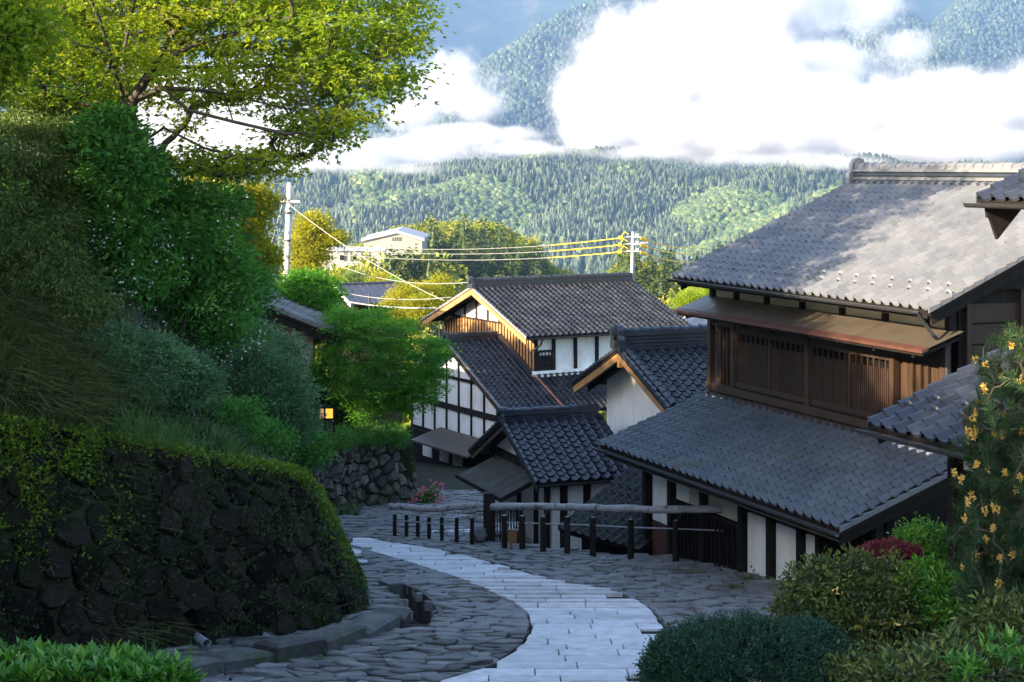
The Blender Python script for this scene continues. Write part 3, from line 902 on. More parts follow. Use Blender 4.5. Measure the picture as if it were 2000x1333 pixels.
class House:
    def __init__(s, name, label, cat, loc, tmat, group=None):
        s.root = thing(name, label, cat, loc, group); s.tiles = []; s.tmat = tmat

    def slope(s, fr, z0, L, run, pitch, s0=0.0, t0=0.0, tlim=None, w=.265, row=.235, deck=True, guards=(), cols=None, soffit='wood_dark', jitter=1.0, dth=0.09, tmat=None):
        """one tiled roof plane of the frame fr, eave height z0 at t0; tlim(s) cuts the plane above"""
        phi = math.atan(pitch); c, sn = math.cos(phi), math.sin(phi)
        ex = fr.e; ey = fr.u * c + np.array([0, 0, sn]); ez = np.cross(ex, ey)
        ncol = max(1, round(L / w)); ww = L / ncol
        nrow = max(1, round(run / c / row)); rl = run / c / nrow
        for i in (cols if cols is not None else range(ncol)):
            for j in range(nrow):
                a, t = s0 + i * ww, t0 + j * rl * c
                if tlim and t > tlim(a + ww / 2) - 0.1: continue
                p = fr(a, t, z0 + (t - t0) * pitch) + ez * (.004 * rng.normal() * jitter) + ey * (.004 * rng.normal() * jitter)
                ang = .010 * rng.normal() * jitter
                x2 = ex * math.cos(ang) + ey * math.sin(ang); y2 = ey * math.cos(ang) - ex * math.sin(ang)
                M = np.eye(4); M[:3, 0] = x2 * ww / .265; M[:3, 1] = y2 * rl / .235; M[:3, 2] = ez; M[:3, 3] = p
                s.tiles.append((M, ((j in guards and (i + guards.index(j)) % 2 == 0), tmat or s.tmat)))
        if deck:
            m = MB(); up = np.cross(ex, ey)
            tl = run if not tlim else None
            if tlim is None:
                q = [fr(s0, t0, z0), fr(s0 + L, t0, z0), fr(s0 + L, t0 + run, z0 + run * pitch), fr(s0, t0 + run, z0 + run * pitch)]
                m.prism([k - ez * .012 for k in q], -ez * dth)
            else:
                ss = np.unique(np.concatenate([np.linspace(s0, s0 + L, 24)]))
                for a, b in zip(ss[:-1], ss[1:]):
                    t1 = min(run + t0, tlim((a + b) / 2))
                    q = [fr(a, t0, z0), fr(b, t0, z0), fr(b, t1, z0 + (t1 - t0) * pitch), fr(a, t1, z0 + (t1 - t0) * pitch)]
                    m.prism([k - ez * .012 for k in q], -ez * dth)
            m.build('roof_deck', MT[soffit], s.root)
        return ex, ey, ez

    def finish(s):
        """the tiles: the 300 largest in view as parts, the others joined"""
        def key(T):
            p = T[0][:3, 3]; d = np.linalg.norm(p)
            px, py = CX + F * p[0] / p[1], HY - F * p[2] / p[1]
            vis = -60 < px < 2060 and -60 < py < 1400 and (T[0][:3, 2] @ -p) > 0
            return (0 if vis else 1, d)
        s.tiles.sort(key=key)
        pro = {}
        big = s.tiles[:300]
        for M, g in big:
            mat = Matrix(M.tolist())
            if g not in pro:
                o = mesh('snow_guard_tile' if g[0] else 'tile', GV if g[0] else TV, GF if g[0] else TF, g[1], s.root, smooth=True)
                o.matrix_basis = mat; pro[g] = o
            else: copy_of(pro[g], s.root, mat)
        for tm in {id(t[1][1]): t[1][1] for t in s.tiles[300:]}.values():
            rest = [t for t in s.tiles[300:] if t[1][1] == tm]
            vs, fs, rs, off = [], [], [], 0
            for M, g in rest:
                v, f = (GV, GF) if g[0] else (TV, TF)
                vs.append(v @ M[:3, :3].T + M[:3, 3]); fs.append(f + off); off += len(v); rs.append(np.full(len(f), rng.random()))
            tag(mesh('far_tiles', np.concatenate(vs), np.concatenate(fs), tm, s.root, smooth=True, rnd=np.concatenate(rs)), kind='stuff')
        return s.root

    def ridge(s, a, b, layers=3, base_w=.26, h=.075, cap_r=.085, cap_len=.27, ends=(True, False), mat=None, big_end=0.34):
        mat = mat or s.tmat
        a = np.asarray(a, float); b = np.asarray(b, float); d = b - a; Ln = np.linalg.norm(d); d /= Ln
        side = np.cross(d, (0, 0, 1)); up = np.array([0, 0, 1.0])
        for k in range(layers):
            m = MB(); wv = base_w + (.05 if k == 0 else -.012 * k) + (.03 if k == layers - 1 else 0)
            z = h * k + h / 2 - .03
            m.beam(a + up * z, b + up * z, wv, h * .55)
            m.beam(a + d * .01 + up * (z + h * .5), b - d * .01 + up * (z + h * .5), wv - .11, h * .5)
            m.build('ridge_course', mat if k % 2 == 1 or layers < 4 else MT['tile_dark'], s.root)
        z = h * layers
        n = max(1, round(Ln / cap_len)); cl = Ln / n
        pro = None
        for i in range(n):
            if pro is None:
                m = MB(); k = 7
                for (x, r) in ((0, cap_r * 1.22), (.045, cap_r * 1.22), (.05, cap_r), (cl, cap_r * .97)):
                    m.v += [(x, r * math.cos(t), r * math.sin(t) * .95) for t in np.linspace(-.25, math.pi + .25, k)]
                m.f += [[r * k + j + 1, r * k + j, (r + 1) * k + j, (r + 1) * k + j + 1] for r in range(3) for j in range(k - 1)] + [[j for j in range(k)]]
                pro = m.build('ridge_tile', mat, s.root, smooth=False)
                o = pro
            else: o = copy_of(pro, s.root)
            M = Matrix.Identity(4)
            for r in range(3): M[r][0] = d[r]; M[r][1] = -side[r]; M[r][2] = up[r]
            p = a + d * cl * i + up * (z + .004 * rng.normal())
            for r in range(3): M[r][3] = p[r]
            o.matrix_basis = M
        for q, dd, on in ((a, -d, ends[0]), (b, d, ends[1])):
            if not on: continue
            m = MB(); g = big_end                    # ridge-end ornament: shield with shoulders, roll and disc
            prof = [(-.62, -.42), (.62, -.42), (.58, .1), (.42, .32), (.40, .62), (.26, .86), (0, .95), (-.26, .86), (-.40, .62), (-.42, .32), (-.58, .1)]
            m.prism([q + side * x * g + up * (y * g + z * .45) for x, y in prof], dd * g * .34)
            prof2 = [(.30 * math.cos(t), .30 * math.sin(t) + .42) for t in np.linspace(0, 6.28, 11)[:-1]]
            m.prism([q + dd * g * .34 + side * x * g + up * (y * g + z * .45) for x, y in prof2], dd * g * .16)
            m.tube([q + up * (z + .02) - dd * .1, q + up * (z + .03) + dd * g * .55], cap_r * 1.15, 10)
            m.build('ridge_end', mat, s.root)

    def bargeboards(s, fr, sv, z0, t0, run, pitch, mat, w=.22, th=.05, drop=.10, both=True, full=None):
        """boards under the verge at s = sv from the eave to the ridge (and down the other side)"""
        for k in ((0, 1) if both else (0,)):
            a = fr(sv, t0 if k == 0 else t0 + 2 * run, z0 - drop - .03); b = fr(sv, t0 + run, z0 + run * pitch - drop - .03)
            d = b - a; n = np.array([0, 0, 1.0])
            q = [a + n * w / 2, b + n * w / 2, b - n * w / 2, a - n * w / 2 + d * .012]
            MB().prism(q, -fr.e * th).build('bargeboard', mat, s.root)

    def verge(s, fr, sv, z0, t0, run, pitch, mat=None, both=True, row=.235, sgn=-1):
        """overhanging side lips of the verge tiles"""
        m = MB(); c = math.cos(math.atan(pitch)); n = round(run / c / row); dt = run / n
        for k in ((0, 1) if both else (0,)):
            for j in range(n):
                t = j * dt
                f_ = (lambda q: t0 + q) if k == 0 else (lambda q: t0 + 2 * run - q)
                a = fr(sv, f_(t - .01), z0 + t * pitch); b = fr(sv, f_(t + dt * 1.08), z0 + (t + dt) * pitch)
                up = np.array([0, 0, 1.0])
                m.prism([a + up * .05, b + up * .03, b - up * .03, a - up * .04], fr.e * sgn * .028)
        tag(m.build('verge_lips', mat or s.tmat, s.root), kind='stuff')

    def part(s, name, mb, mat, parent=None, label=None):
        o = mb.build(name, MT[mat] if isinstance(mat, str) else mat, parent or s.root)
        if label: o['label'] = label
        return o

    def panel(s, name, fr, poly, t, th, mat, parent=None):
        """wall in the plane t = const; poly in (s, z); thickness th inwards (+u)"""
        return s.part(name, MB().prism([fr(a, t, z) for a, z in poly], fr.u * th), mat, parent)

    def side(s, name, fr, poly, sv, th, mat, parent=None):
        """wall in the plane s = const; poly in (t, z); thickness along +e"""
        return s.part(name, MB().prism([fr(sv, a, z) for a, z in poly], fr.e * th), mat, parent)


UA = (math.cos(R(22.4)), math.sin(R(22.4)))          # upslope direction of the big house and its neighbour


def lattice(h, fr, s0, s1, t, zb, zt, nsl, mat='wood', back=True, leaves=2):
    """latticed window: frame with rails and stiles, every third slat full height, the others starting lower"""
    m = MB()
    m.beam(fr(s0, t, zt), fr(s1, t, zt), .07, .09); m.beam(fr(s0, t, zb), fr(s1, t, zb), .08, .10)
    for k in range(leaves + 1):
        a = s0 + (s1 - s0) * k / leaves
        m.beam(fr(a, t, zb), fr(a, t, zt), .075, .07, up=fr.u)
    w = h.part('window', m, mat)
    h.part('rail', MB().beam(fr(s0, t + .03, zt - .62 * (zt - zb) * .55), fr(s1, t + .03, zt - .62 * (zt - zb) * .55), .02, .03), mat, w)
    h.part('rail', MB().beam(fr(s0, t + .03, zb + .30 * (zt - zb)), fr(s1, t + .03, zb + .30 * (zt - zb)), .02, .03), mat, w)
    if back: h.part('pane', MB().beam(fr(s0, t + .16, (zb + zt) / 2), fr(s1, t + .16, (zb + zt) / 2), .02, zt - zb), 'dark', w)  # near-black sheet paints the darkness of the room behind the slats
    pro = {}
    for i in range(1, nsl):
        a = s0 + (s1 - s0) * i / nsl
        if min(abs(a - (s0 + (s1 - s0) * k / leaves)) for k in range(leaves + 1)) < .05: continue
        tall = i % 3 == 0
        if tall not in pro:
            top = zt - .05 if tall else zt - .05 - .14 * (zt - zb)
            pro[tall] = (h.part('slat', MB().beam(fr(a, t, zb + .05), fr(a, t, top), .034, .022, up=fr.u), mat, w), a)
        else:
            o, a0 = pro[tall]
            c = copy_of(o, w); c.matrix_basis = Matrix.Translation((a - a0) * Vector(fr.e))
    return w


def gutter(h, fr, s0, s1, t, z, drop=.0):
    m = MB()
    k = 6
    pr = [(math.cos(a) * .055, math.sin(a) * .055) for a in np.linspace(math.pi, 2 * math.pi, k)]
    for q in (s0, s1): m.v += [tuple(fr(q, t + x, z + y)) for x, y in pr]
    m.f += [[i, i + 1, k + i + 1, k + i] for i in range(k - 1)]
    m.beam(fr(s0, t - .055, z), fr(s1, t - .055, z), .012, .014)
    return h.part('gutter', m, 'iron')


# ---- the big house on the right
A = House('town_house', 'large two-storey wooden house with sunlit grey tile roof and two slatted windows', 'house', (4.2, 33, -8.6), MT['tile'])
fa = Frame((1.78, 34.7), UA)
zL = -5.66
A.slope(fa, zL, 8.73, 2.62, .355, guards=(), tmat=MT['tile_shaded_mossy'])
n_low = len(A.tiles)
A.slope(fa, -2.33, 8.82, 4.55, .437, s0=-.366, t0=1.87, guards=(2, 3))
A.slope(Frame(fa(8.45, 1.87 + 9.1, 0)[:2], (-UA[0], -UA[1])), -2.33, 8.82, 4.55, .437, cols=[0, 31, 32])
zr = -2.33 + 4.55 * .437
A.ridge(fa(-.30, 6.42, zr - .02), fa(8.40, 6.42, zr - .02), layers=4, base_w=.34, h=.085, cap_r=.10, cap_len=.29, big_end=.42, ends=(True, True))
A.verge(fa, -.366, -2.33, 1.87, 4.55, .437); A.verge(fa, 8.454, -2.33, 1.87, 4.55, .437, sgn=1)
A.bargeboards(fa, -.22, -2.33, 1.95, 4.47, .437, MT['wood_dark'], w=.30); A.bargeboards(fa, 8.36, -2.33, 1.95, 4.47, .437, MT['wood_dark'], w=.30)
A.verge(fa, 0, zL, 0, 2.62, .355, both=False); A.verge(fa, 8.73, zL, 0, 2.62, .355, both=False, sgn=1)
A.bargeboards(fa, .1, zL, .05, 2.57, .355, MT['wood_dark'], both=False, w=.2); A.bargeboards(fa, 8.62, zL, .05, 2.57, .355, MT['wood_dark'], both=False, w=.34)
gutter(A, fa, -.42, 8.2, 1.80, -2.36); gutter(A, fa, -.15, 8.75, -.06, -5.72)
A.part('soffit_board', MB().beam(fa(.12, .30, -5.80), fa(8.6, .30, -5.80), .50, .03, up=(fa.u * -.33 + np.array([0, 0, 1]))), 'wood_grey')
A.part('fascia', MB().beam(fa(.05, .03, -5.76), fa(8.68, .03, -5.76), .04, .10), 'wood_dark')
A.part('fascia', MB().beam(fa(-.25, 1.93, -2.42), fa(8.35, 1.93, -2.42), .04, .10), 'wood_dark')
for k in range(15):
    a = .3 + k * .58
    A.part('rafter', MB().beam(fa(a, .12, -5.80), fa(a, 2.3, -5.80 + 2.18 * .355), .06, .09), 'wood_dark')
# upper storey: plaster band under the eave, sheet-metal hood, latticed windows
T0 = 2.58
for k, (a, b) in enumerate(zip((.10, 1.05, 2.25, 3.55, 4.90, 6.25, 7.45), (.98, 2.15, 3.45, 4.80, 6.15, 7.35, 8.0))):
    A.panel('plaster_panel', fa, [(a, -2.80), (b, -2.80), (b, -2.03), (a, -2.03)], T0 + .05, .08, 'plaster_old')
for a in (.0, 1.01, 2.20, 3.50, 4.85, 6.20, 7.40, 8.0):
    A.part('post', MB().beam(fa(a, T0 + .05, -2.8), fa(a, T0 + .05, -2.02), .13, .14, up=fa.u), 'wood_dark')
NB = 8
for k in range(NB):
    a, b = -.22 + 8.55 * k / NB, -.22 + 8.55 * (k + 1) / NB
    q = [fa(a, 1.82, -3.0), fa(b + .03, 1.82, -3.0), fa(b + .03, T0 + .04, -2.72), fa(a, T0 + .04, -2.72)]
    dz = np.array([0, 0, .012 + .006 * (k % 2)])
    A.part('roof_sheet', MB().prism([p + dz for p in q], (0, 0, -.012)), 'metal_roof')
A.part('hood_edge', MB().prism([fa(-.24, 1.80, -2.985), fa(8.36, 1.80, -2.985), fa(8.36, 1.93, -2.940), fa(-.24, 1.93, -2.940)], (0, 0, -.05)), 'rust')
A.part('hood_board', MB().prism([fa(-.2, 1.86, -3.035), fa(8.3, 1.86, -3.035), fa(8.3, T0, -2.80), fa(-.2, T0, -2.80)], (0, 0, -.05)), 'wood_dark')
for k in range(8):
    a = .05 + k * 1.12
    A.part('bracket', MB().beam(fa(a, 1.95, -3.10), fa(a, T0, -2.98), .07, .10), 'wood_dark')
zs_, zt_ = -4.42, -3.34
lattice(A, fa, 1.08, 3.70, T0 - .02, zs_, zt_, 42); lattice(A, fa, 3.90, 6.45, T0 - .02, zs_, zt_, 42)
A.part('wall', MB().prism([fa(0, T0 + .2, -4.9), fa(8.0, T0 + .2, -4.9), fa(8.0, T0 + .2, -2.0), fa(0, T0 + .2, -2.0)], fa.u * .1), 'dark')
for a, w in ((.03, .12), (1.0, .13), (3.80, .14), (6.53, .10), (7.95, .14)):
    A.part('post', MB().beam(fa(a, T0 - .02, -4.95), fa(a, T0 - .02, -2.85), w, .13, up=fa.u), 'wood')
A.part('lintel', MB().beam(fa(0, T0, -3.20), fa(8, T0, -3.20), .12, .20), 'wood')
A.part('sill_beam', MB().beam(fa(-.03, T0 - .05, -4.57), fa(8.03, T0 - .05, -4.57), .16, .14), 'wood')
A.part('sill_beam', MB().beam(fa(.0, T0 - .08, -4.74), fa(8.0, T0 - .08, -4.74), .18, .12), 'wood')
for a0, a1 in ((.09, .94), (6.58, 7.88)):
    n = max(3, round((a1 - a0) / .21))
    for k in range(n):
        x0, x1 = a0 + (a1 - a0) * k / n, a0 + (a1 - a0) * (k + 1) / n
        A.part('board', MB().beam(fa((x0 + x1) / 2, T0 + .08, -4.5), fa((x0 + x1) / 2, T0 + .08, -3.3), x1 - x0 - .012, .03, up=fa.u), 'wood')
    for x in (a0 + (a1 - a0) * .33, a0 + (a1 - a0) * .5, a0 + (a1 - a0) * .66):
        A.part('batten', MB().beam(fa(x, T0 + .02, -4.5), fa(x, T0 + .02, -3.3), .035, .05, up=fa.u), 'wood')
# left and right gable walls
for sv, th in ((.02, .12), (7.9, .12)):
    A.side('gable_wall', fa, [(T0 + .2, -8.8), (10.2, -8.8), (10.2, -2.1), (6.42, -.55), (T0 + .2, -2.05)], sv, th, 'wood_dark')
for k in range(7):
    t = T0 + .35 + k * 1.1
    A.part('post', MB().beam(fa(8.06, t, -5.3), fa(8.06, t, min(-2.1 + (t - T0) * .42, -2.1 + (10.2 - t) * .42)), .12, .10, up=fa.u), 'wood')
for k in range(8):
    z = -4.9 + .35 * k
    A.part('board', MB().beam(fa(8.03, T0 + .3, z), fa(8.03, 10.0, z), .03, .31), 'wood')
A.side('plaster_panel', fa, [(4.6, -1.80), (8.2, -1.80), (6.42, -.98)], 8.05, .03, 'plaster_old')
A.part('tie_beam', MB().beam(fa(8.1, 3.2, -1.95), fa(8.1, 9.6, -1.95), .12, .22), 'wood_dark')
# lower storey facade
TF0 = .92
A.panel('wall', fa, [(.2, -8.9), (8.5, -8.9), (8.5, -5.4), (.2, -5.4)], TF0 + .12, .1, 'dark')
for a, b, z0, z1 in ((.48, 1.27, -7.15, -6.1), (4.26, 5.05, -8.5, -6.3), (5.25, 6.1, -8.5, -6.3), (6.2, 6.65, -8.5, -6.3), (1.5, 2.0, -6.55, -6.2)):
    A.panel('plaster_panel', fa, [(a, z0), (b, z0), (b, z1), (a, z1)], TF0 + .04, .06, 'plaster')
for a in (.3, 1.38, 2.7, 4.15, 5.15, 6.15, 6.75, 8.4):
    A.part('post', MB().beam(fa(a, TF0, -8.9), fa(a, TF0, -5.4), .15, .14, up=fa.u), 'wood_dark')
for a0, a1 in ((1.45, 2.62), (2.78, 4.07)):
    w = A.part('door', MB().beam(fa(a0, TF0 + .02, -6.62), fa(a1, TF0 + .02, -6.62), .05, .07).beam(fa(a0, TF0 + .02, -8.6), fa(a1, TF0 + .02, -8.6), .05, .07), 'wood_dark')
    for k in range(9):
        x = a0 + (a1 - a0) * k / 8
        A.part('slat', MB().beam(fa(x, TF0 + .02, -8.6), fa(x, TF0 + .02, -6.6), .035, .03, up=fa.u), 'wood_dark', w)
A.panel('plaster_panel', fa, [(1.5, -6.55), (4.05, -6.55), (4.05, -6.1), (1.5, -6.1)], TF0 + .05, .05, 'plaster_old')
A.panel('brick_panel', fa, [(.48, -8.6), (1.27, -8.6), (1.27, -7.18), (.48, -7.18)], TF0 + .03, .06, material('red_brown_board', (.06, .022, .015), (.09, .03, .02), scale=3, rough=.8))
# checkered plaster course at the right end, where the roof meets the wall
for k in range(14):
    a = 6.7 + (k // 2) * .16
    A.part('checker_block', MB().beam(fa(a + .08 * (k % 2), 2.42 - .05 * (k % 2), -4.72 - .07 * (k % 2)), fa(a + .08 * (k % 2) + .085, 2.42 - .05 * (k % 2), -4.72 - .07 * (k % 2)), .08, .065), 'plaster')
for k in range(5):
    A.part('checker_block', MB().beam(fa(.02 + k * .17, 2.44 + .04 * (k % 2), -4.76), fa(.12 + k * .17, 2.44 + .04 * (k % 2), -4.76), .10, .06), 'plaster')
dp = MB().tube([fa(8.2, 1.85, -2.42), fa(8.24, 2.1, -2.75), fa(8.1, T0 - .1, -3.0), fa(8.1, T0 - .1, -4.7)], .035, 8)
A.part('downpipe', dp, 'iron')
A.tiles = A.tiles
A.finish()

# ---- neighbour at the right edge, two roofs and a corner of wall
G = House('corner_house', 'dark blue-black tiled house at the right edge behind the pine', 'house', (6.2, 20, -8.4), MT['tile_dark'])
fg = Frame((4.30, 20.6), UA)
zG = -3.13
G.slope(fg, zG, 4.2, 3.5, .40, guards=(2, 3))
G.verge(fg, 0, zG, 0, 3.5, .40, both=False); G.bargeboards(fg, .12, zG, .05, 3.4, .40, MT['wood_dark'], both=False, w=.18)
gutter(G, fg, -.12, 4.2, -.06, zG - .05)
G.ridge(fg(-.02, 3.5, zG + 1.38), fg(4.2, 3.5, zG + 1.38), layers=2, ends=(True, False), big_end=.2)
G.panel('wall', fg, [(.45, -8.4), (4.2, -8.4), (4.2, zG - .05), (.45, zG - .05)], .95, .12, 'wood_dark')
G.side('gable_wall', fg, [(.95, -8.4), (6, -8.4), (6, zG + .9), (3.3, zG + 1.2), (.95, zG + .25)], .45, .12, 'wood_dark')
G.panel('plaster_panel', fg, [(.60, -3.62), (.95, -3.62), (.95, -3.32), (.60, -3.32)], .93, .03, 'plaster')
for a in (.45, 1.6, 2.8):
    G.part('post', MB().beam(fg(a, .92, -8.4), fg(a, .92, zG), .13, .13, up=fg.u), 'wood_dark')
fG2 = Frame((5.86, 21.5), UA)
G.slope(fG2, -.43, 3.2, 2.6, .42)
G.verge(fG2, 0, -.43, 0, 2.6, .42, both=False); G.bargeboards(fG2, .1, -.43, .05, 2.5, .42, MT['wood_dark'], both=False, w=.2)
gutter(G, fG2, -.16, 3.2, -.05, -.47)
G.part('bracket', MB().prism([fG2(.06, .05, -.52), fG2(.06, .85, -.28), fG2(.06, .22, -.92)], fG2.e * .05), 'wood_dark')
G.panel('wall', fG2, [(.4, -3), (3.2, -3), (3.2, -.2), (.4, -.2)], .9, .12, 'wood_dark')
G.finish()

# ---- gable with the white wall behind the big house
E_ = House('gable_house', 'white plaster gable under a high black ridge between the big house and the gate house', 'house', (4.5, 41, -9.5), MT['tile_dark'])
u22 = (-math.sin(R(22.4)), math.cos(R(22.4)))
fe = Frame((3.61, 39.5), u22)
zE = -5.62
E_.slope(fe, zE, 5.3, 2.70, .427)
fe2 = Frame(fe(5.3, 5.4, 0)[:2], (-u22[0], -u22[1]))
E_.slope(fe2, zE, 5.3, 2.70, .427, cols=[17, 18, 19])
zr = zE + 2.7 * .427
E_.ridge(fe(.10, 2.7, zr - .03), fe(5.3, 2.7, zr - .03), layers=5, base_w=.36, h=.085, cap_r=.095, cap_len=.27, big_end=.46)
E_.verge(fe, 0, zE, 0, 2.7, .427)
for k in range(11):
    t = .02 + k * .24
    a, b = fe(.16, t, zE + t * .427 + .09), fe(.16, t + .25, zE + (t + .25) * .427 + .085)
    E_.part('verge_roll', MB().tube([a, b], [.075, .062], 8), MT['tile_dark'])
E_.bargeboards(fe, .10, zE, .02, 2.68, .427, MT['wood_gold'], w=.24, th=.07, drop=.14)
E_.bargeboards(fe, .45, zE, .1, 2.6, .427, MT['wood_dark'], w=.14, th=.05, drop=.16)
E_.side('gable_wall', fe, [(.55, -9.6), (4.85, -9.6), (4.85, zE + .10), (2.7, zE + 1.0), (.55, zE + .10)], .75, .12, 'plaster')
E_.panel('wall', fe, [(.75, -9.6), (5.3, -9.6), (5.3, zE + .1), (.75, zE + .1)], .55, .12, 'plaster')
E_.part('post', MB().beam(fe(.72, .55, -9.6), fe(.72, .55, zE + .1), .13, .13, up=fe.u), 'wood_dark')
E_.part('king_post', MB().beam(fe(.08, 2.7, zr - .48), fe(.08, 2.7, zr - .12), .10, .10, up=fe.u), 'wood_gold')
E_.finish()

# ---- gate house with small blue-black roof beside the fence
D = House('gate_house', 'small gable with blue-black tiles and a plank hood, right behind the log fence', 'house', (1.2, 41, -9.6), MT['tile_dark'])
u20 = (-math.sin(R(20)), math.cos(R(20)))
fd = Frame((.56, 40.0), u20)
zD = -7.43
D.slope(fd, zD, 2.65, 2.46, .469)
D.slope(Frame(fd(2.65, 4.92, 0)[:2], (-u20[0], -u20[1])), zD, 2.65, 2.46, .469)
zr = zD + 2.46 * .469
D.ridge(fd(.05, 2.46, zr - .03), fd(2.6, 2.46, zr - .03), layers=3, base_w=.28, h=.075, cap_r=.085, cap_len=.25, big_end=.24)
D.verge(fd, 0, zD, 0, 2.46, .469); D.verge(fd, 2.65, zD, 0, 2.46, .469, sgn=1)
D.bargeboards(fd, .10, zD, .02, 2.44, .469, MT['wood_grey'], w=.16, drop=.12); D.bargeboards(fd, 2.6, zD, .02, 2.44, .469, MT['wood_dark'], w=.3, drop=.12)
gutter(D, fd, 0, 2.65, -.05, zD - .04)
D.side('gable_wall', fd, [(.55, -9.8), (4.4, -9.8), (4.4, zD + .15), (2.46, zD + .98), (.55, zD + .15)], .52, .10, 'plaster')
D.panel('wall', fd, [(.52, -9.8), (2.6, -9.8), (2.6, zD + .2), (.52, zD + .2)], .55, .10, 'plaster')
for t in (.55, 1.25, 2.45, 4.4): D.part('post', MB().beam(fd(.49, t, -9.8), fd(.49, t, zD + .2 + (.5 if t == 2.45 else 0)), .11, .12, up=fd.u), 'wood_dark')
for a in (.9, 1.5): D.part('post', MB().beam(fd(a, .52, -9.8), fd(a, .52, zD + .1), .16, .13, up=fd.u), 'wood_dark')
D.part('tie_beam', MB().prism([fd(.46, .6, zD + .02), fd(.46, 2.0, zD - .02), fd(.46, 2.5, zD + .52), fd(.46, 1.5, zD + .62), fd(.46, 1.0, zD + .40)], -fd.e * .06), 'wood_dark')
D.part('tie_beam', MB().beam(fd(.46, .5, zD + .12), fd(.46, 4.4, zD + .12), .12, .16), 'wood_dark')
for k in range(6):                                   # plank hood over the gable side
    a, b = .75 + k * .55, .75 + (k + 1) * .55
    D.part('hood_board', MB().prism([fd(-.62, a, zD - .45), fd(-.62, b - .02, zD - .45), fd(.47, b - .02, zD + .02), fd(.47, a, zD + .02)], (0, 0, -.04)), 'wood_grey')
D.part('hood_edge', MB().beam(fd(-.62, .72, zD - .48), fd(-.62, 4.1, zD - .48), .05, .09), 'wood_dark')
D.part('hood_edge', MB().beam(fd(-.62, .72, zD - .48), fd(.45, .72, zD + .0), .05, .10), 'wood_dark')
D.finish()

# ---- house with the golden gable and its lower wing
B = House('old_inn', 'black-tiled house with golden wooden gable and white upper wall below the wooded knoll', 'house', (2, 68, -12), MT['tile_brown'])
u30 = (-math.sin(R(30)), math.cos(R(30)))
fb = Frame((.56, 66.5), u30)
zB, pb, rb = -6.67, .375, 4.49
B.slope(fb, zB, 8.01, rb, pb, guards=(2,))
B.slope(Frame(fb(8.01, 2 * rb, 0)[:2], (-u30[0], -u30[1])), zB, 8.01, rb, pb, cols=[0, 27, 28, 29])
zr = zB + rb * pb
B.ridge(fb(.05, rb, zr - .03), fb(7.95, rb, zr - .03), layers=4, base_w=.34, h=.08, cap_r=.09, cap_len=.265, big_end=.36)
B.verge(fb, 0, zB, 0, rb, pb, mat=MT['tile_pale']); B.verge(fb, 8.01, zB, 0, rb, pb, sgn=1)
B.bargeboards(fb, .06, zB, .02, rb - .02, pb, MT['wood_gold'], w=.26, th=.06, drop=.14)
B.bargeboards(fb, 7.9, zB, .02, rb - .02, pb, MT['wood_dark'], w=.26, th=.06, drop=.14)
gutter(B, fb, 0, 8, -.06, zB - .05)
SW, TW = .78, .62                                    # gable wall and front wall planes
tb1 = 2 * rb - TW
B.side('gable_wall', fb, [(TW, -9.5), (tb1, -9.5), (tb1, zB + .05), (rb, zr - .2), (TW, zB + .05)], SW + .04, .1, 'plaster')
B.panel('wall', fb, [(SW, -9.2), (7.6, -9.2), (7.6, zB + .15), (SW, zB + .15)], TW + .04, .1, 'plaster')
n = 32
for k in range(n):                                   # golden boards with battens
    a, b = TW + .02 + (tb1 - TW) * k / n, TW + .02 + (tb1 - TW) * (k + 1) / n
    top = min(-6.42, zB - .02 + (a - TW) * pb, zB - .02 + (tb1 - b) * pb)
    if top < -8.2: continue
    B.part('board', MB().beam(fb(SW + .01, (a + b) / 2, -9.3), fb(SW + .01, (a + b) / 2, top), .025, b - a - .01, up=fb.u), 'wood_gold')
    B.part('batten', MB().beam(fb(SW - .015, a, -9.3), fb(SW - .015, a, top), .03, .045, up=fb.u), 'wood_dark')
for t in (TW + .9, TW + 1.9, TW + 2.9, rb, tb1 - 2.9, tb1 - 1.9, tb1 - .9):
    B.part('post', MB().beam(fb(SW, t, -6.42), fb(SW, t, min(zB + (t - 0) * pb, zB + (2 * rb - t) * pb) - .1), .05, .12, up=fb.u), 'wood')
B.part('tie_beam', MB().beam(fb(SW - .01, TW, -6.40), fb(SW - .01, tb1, -6.40), .05, .08), 'wood')
for k, a in enumerate((SW + .02, 1.62, 2.64, 3.66, 4.68, 5.70, 6.7, 7.55)):
    B.part('post', MB().beam(fb(a, TW, -8.4), fb(a, TW, zB + .05), .13, .10, up=fb.u), 'wood_dark')
lattice(B, fb, .92, 1.55, TW, -8.15, -7.32, 12, mat='wood_dark', leaves=1)
lattice(B, fb, 4.75, 5.63, TW, -8.15, -7.32, 14, mat='wood_dark', leaves=1)
B.part('eave_beam', MB().beam(fb(.2, TW - .05, zB + .02), fb(7.8, TW - .05, zB + .02), .1, .12), 'wood_dark')
# wing: lower roof in front of and beside the gable
fc = Frame((-.16, 64.12), u30)
zC, pc = -9.40, .482
lim = lambda a: 5.0 if a < 2.33 else 2.28
B.slope(fc, zC, 8.7, 5.0, pc, tlim=lim)
B.slope(Frame(fc(2.33, 10.0, 0)[:2], (-u30[0], -u30[1])), zC, 2.33, 5.0, pc)
zr = zC + 5 * pc
B.ridge(fc(.03, 5.0, zr - .03), fc(2.36, 5.0, zr - .03), layers=3, base_w=.3, h=.08, cap_r=.085, cap_len=.26, big_end=.3)
B.verge(fc, 0, zC, 0, 5.0, pc, mat=MT['tile_pale'])
B.bargeboards(fc, .06, zC, .02, 4.98, pc, MT['wood'], w=.2, th=.06, drop=.14)
B.part('flashing', MB().beam(fc(2.42, 2.3, zC + 2.3 * pc + .1), fc(2.42, 5.0, zr + .1), .20, .14), MT['tile_dark'])
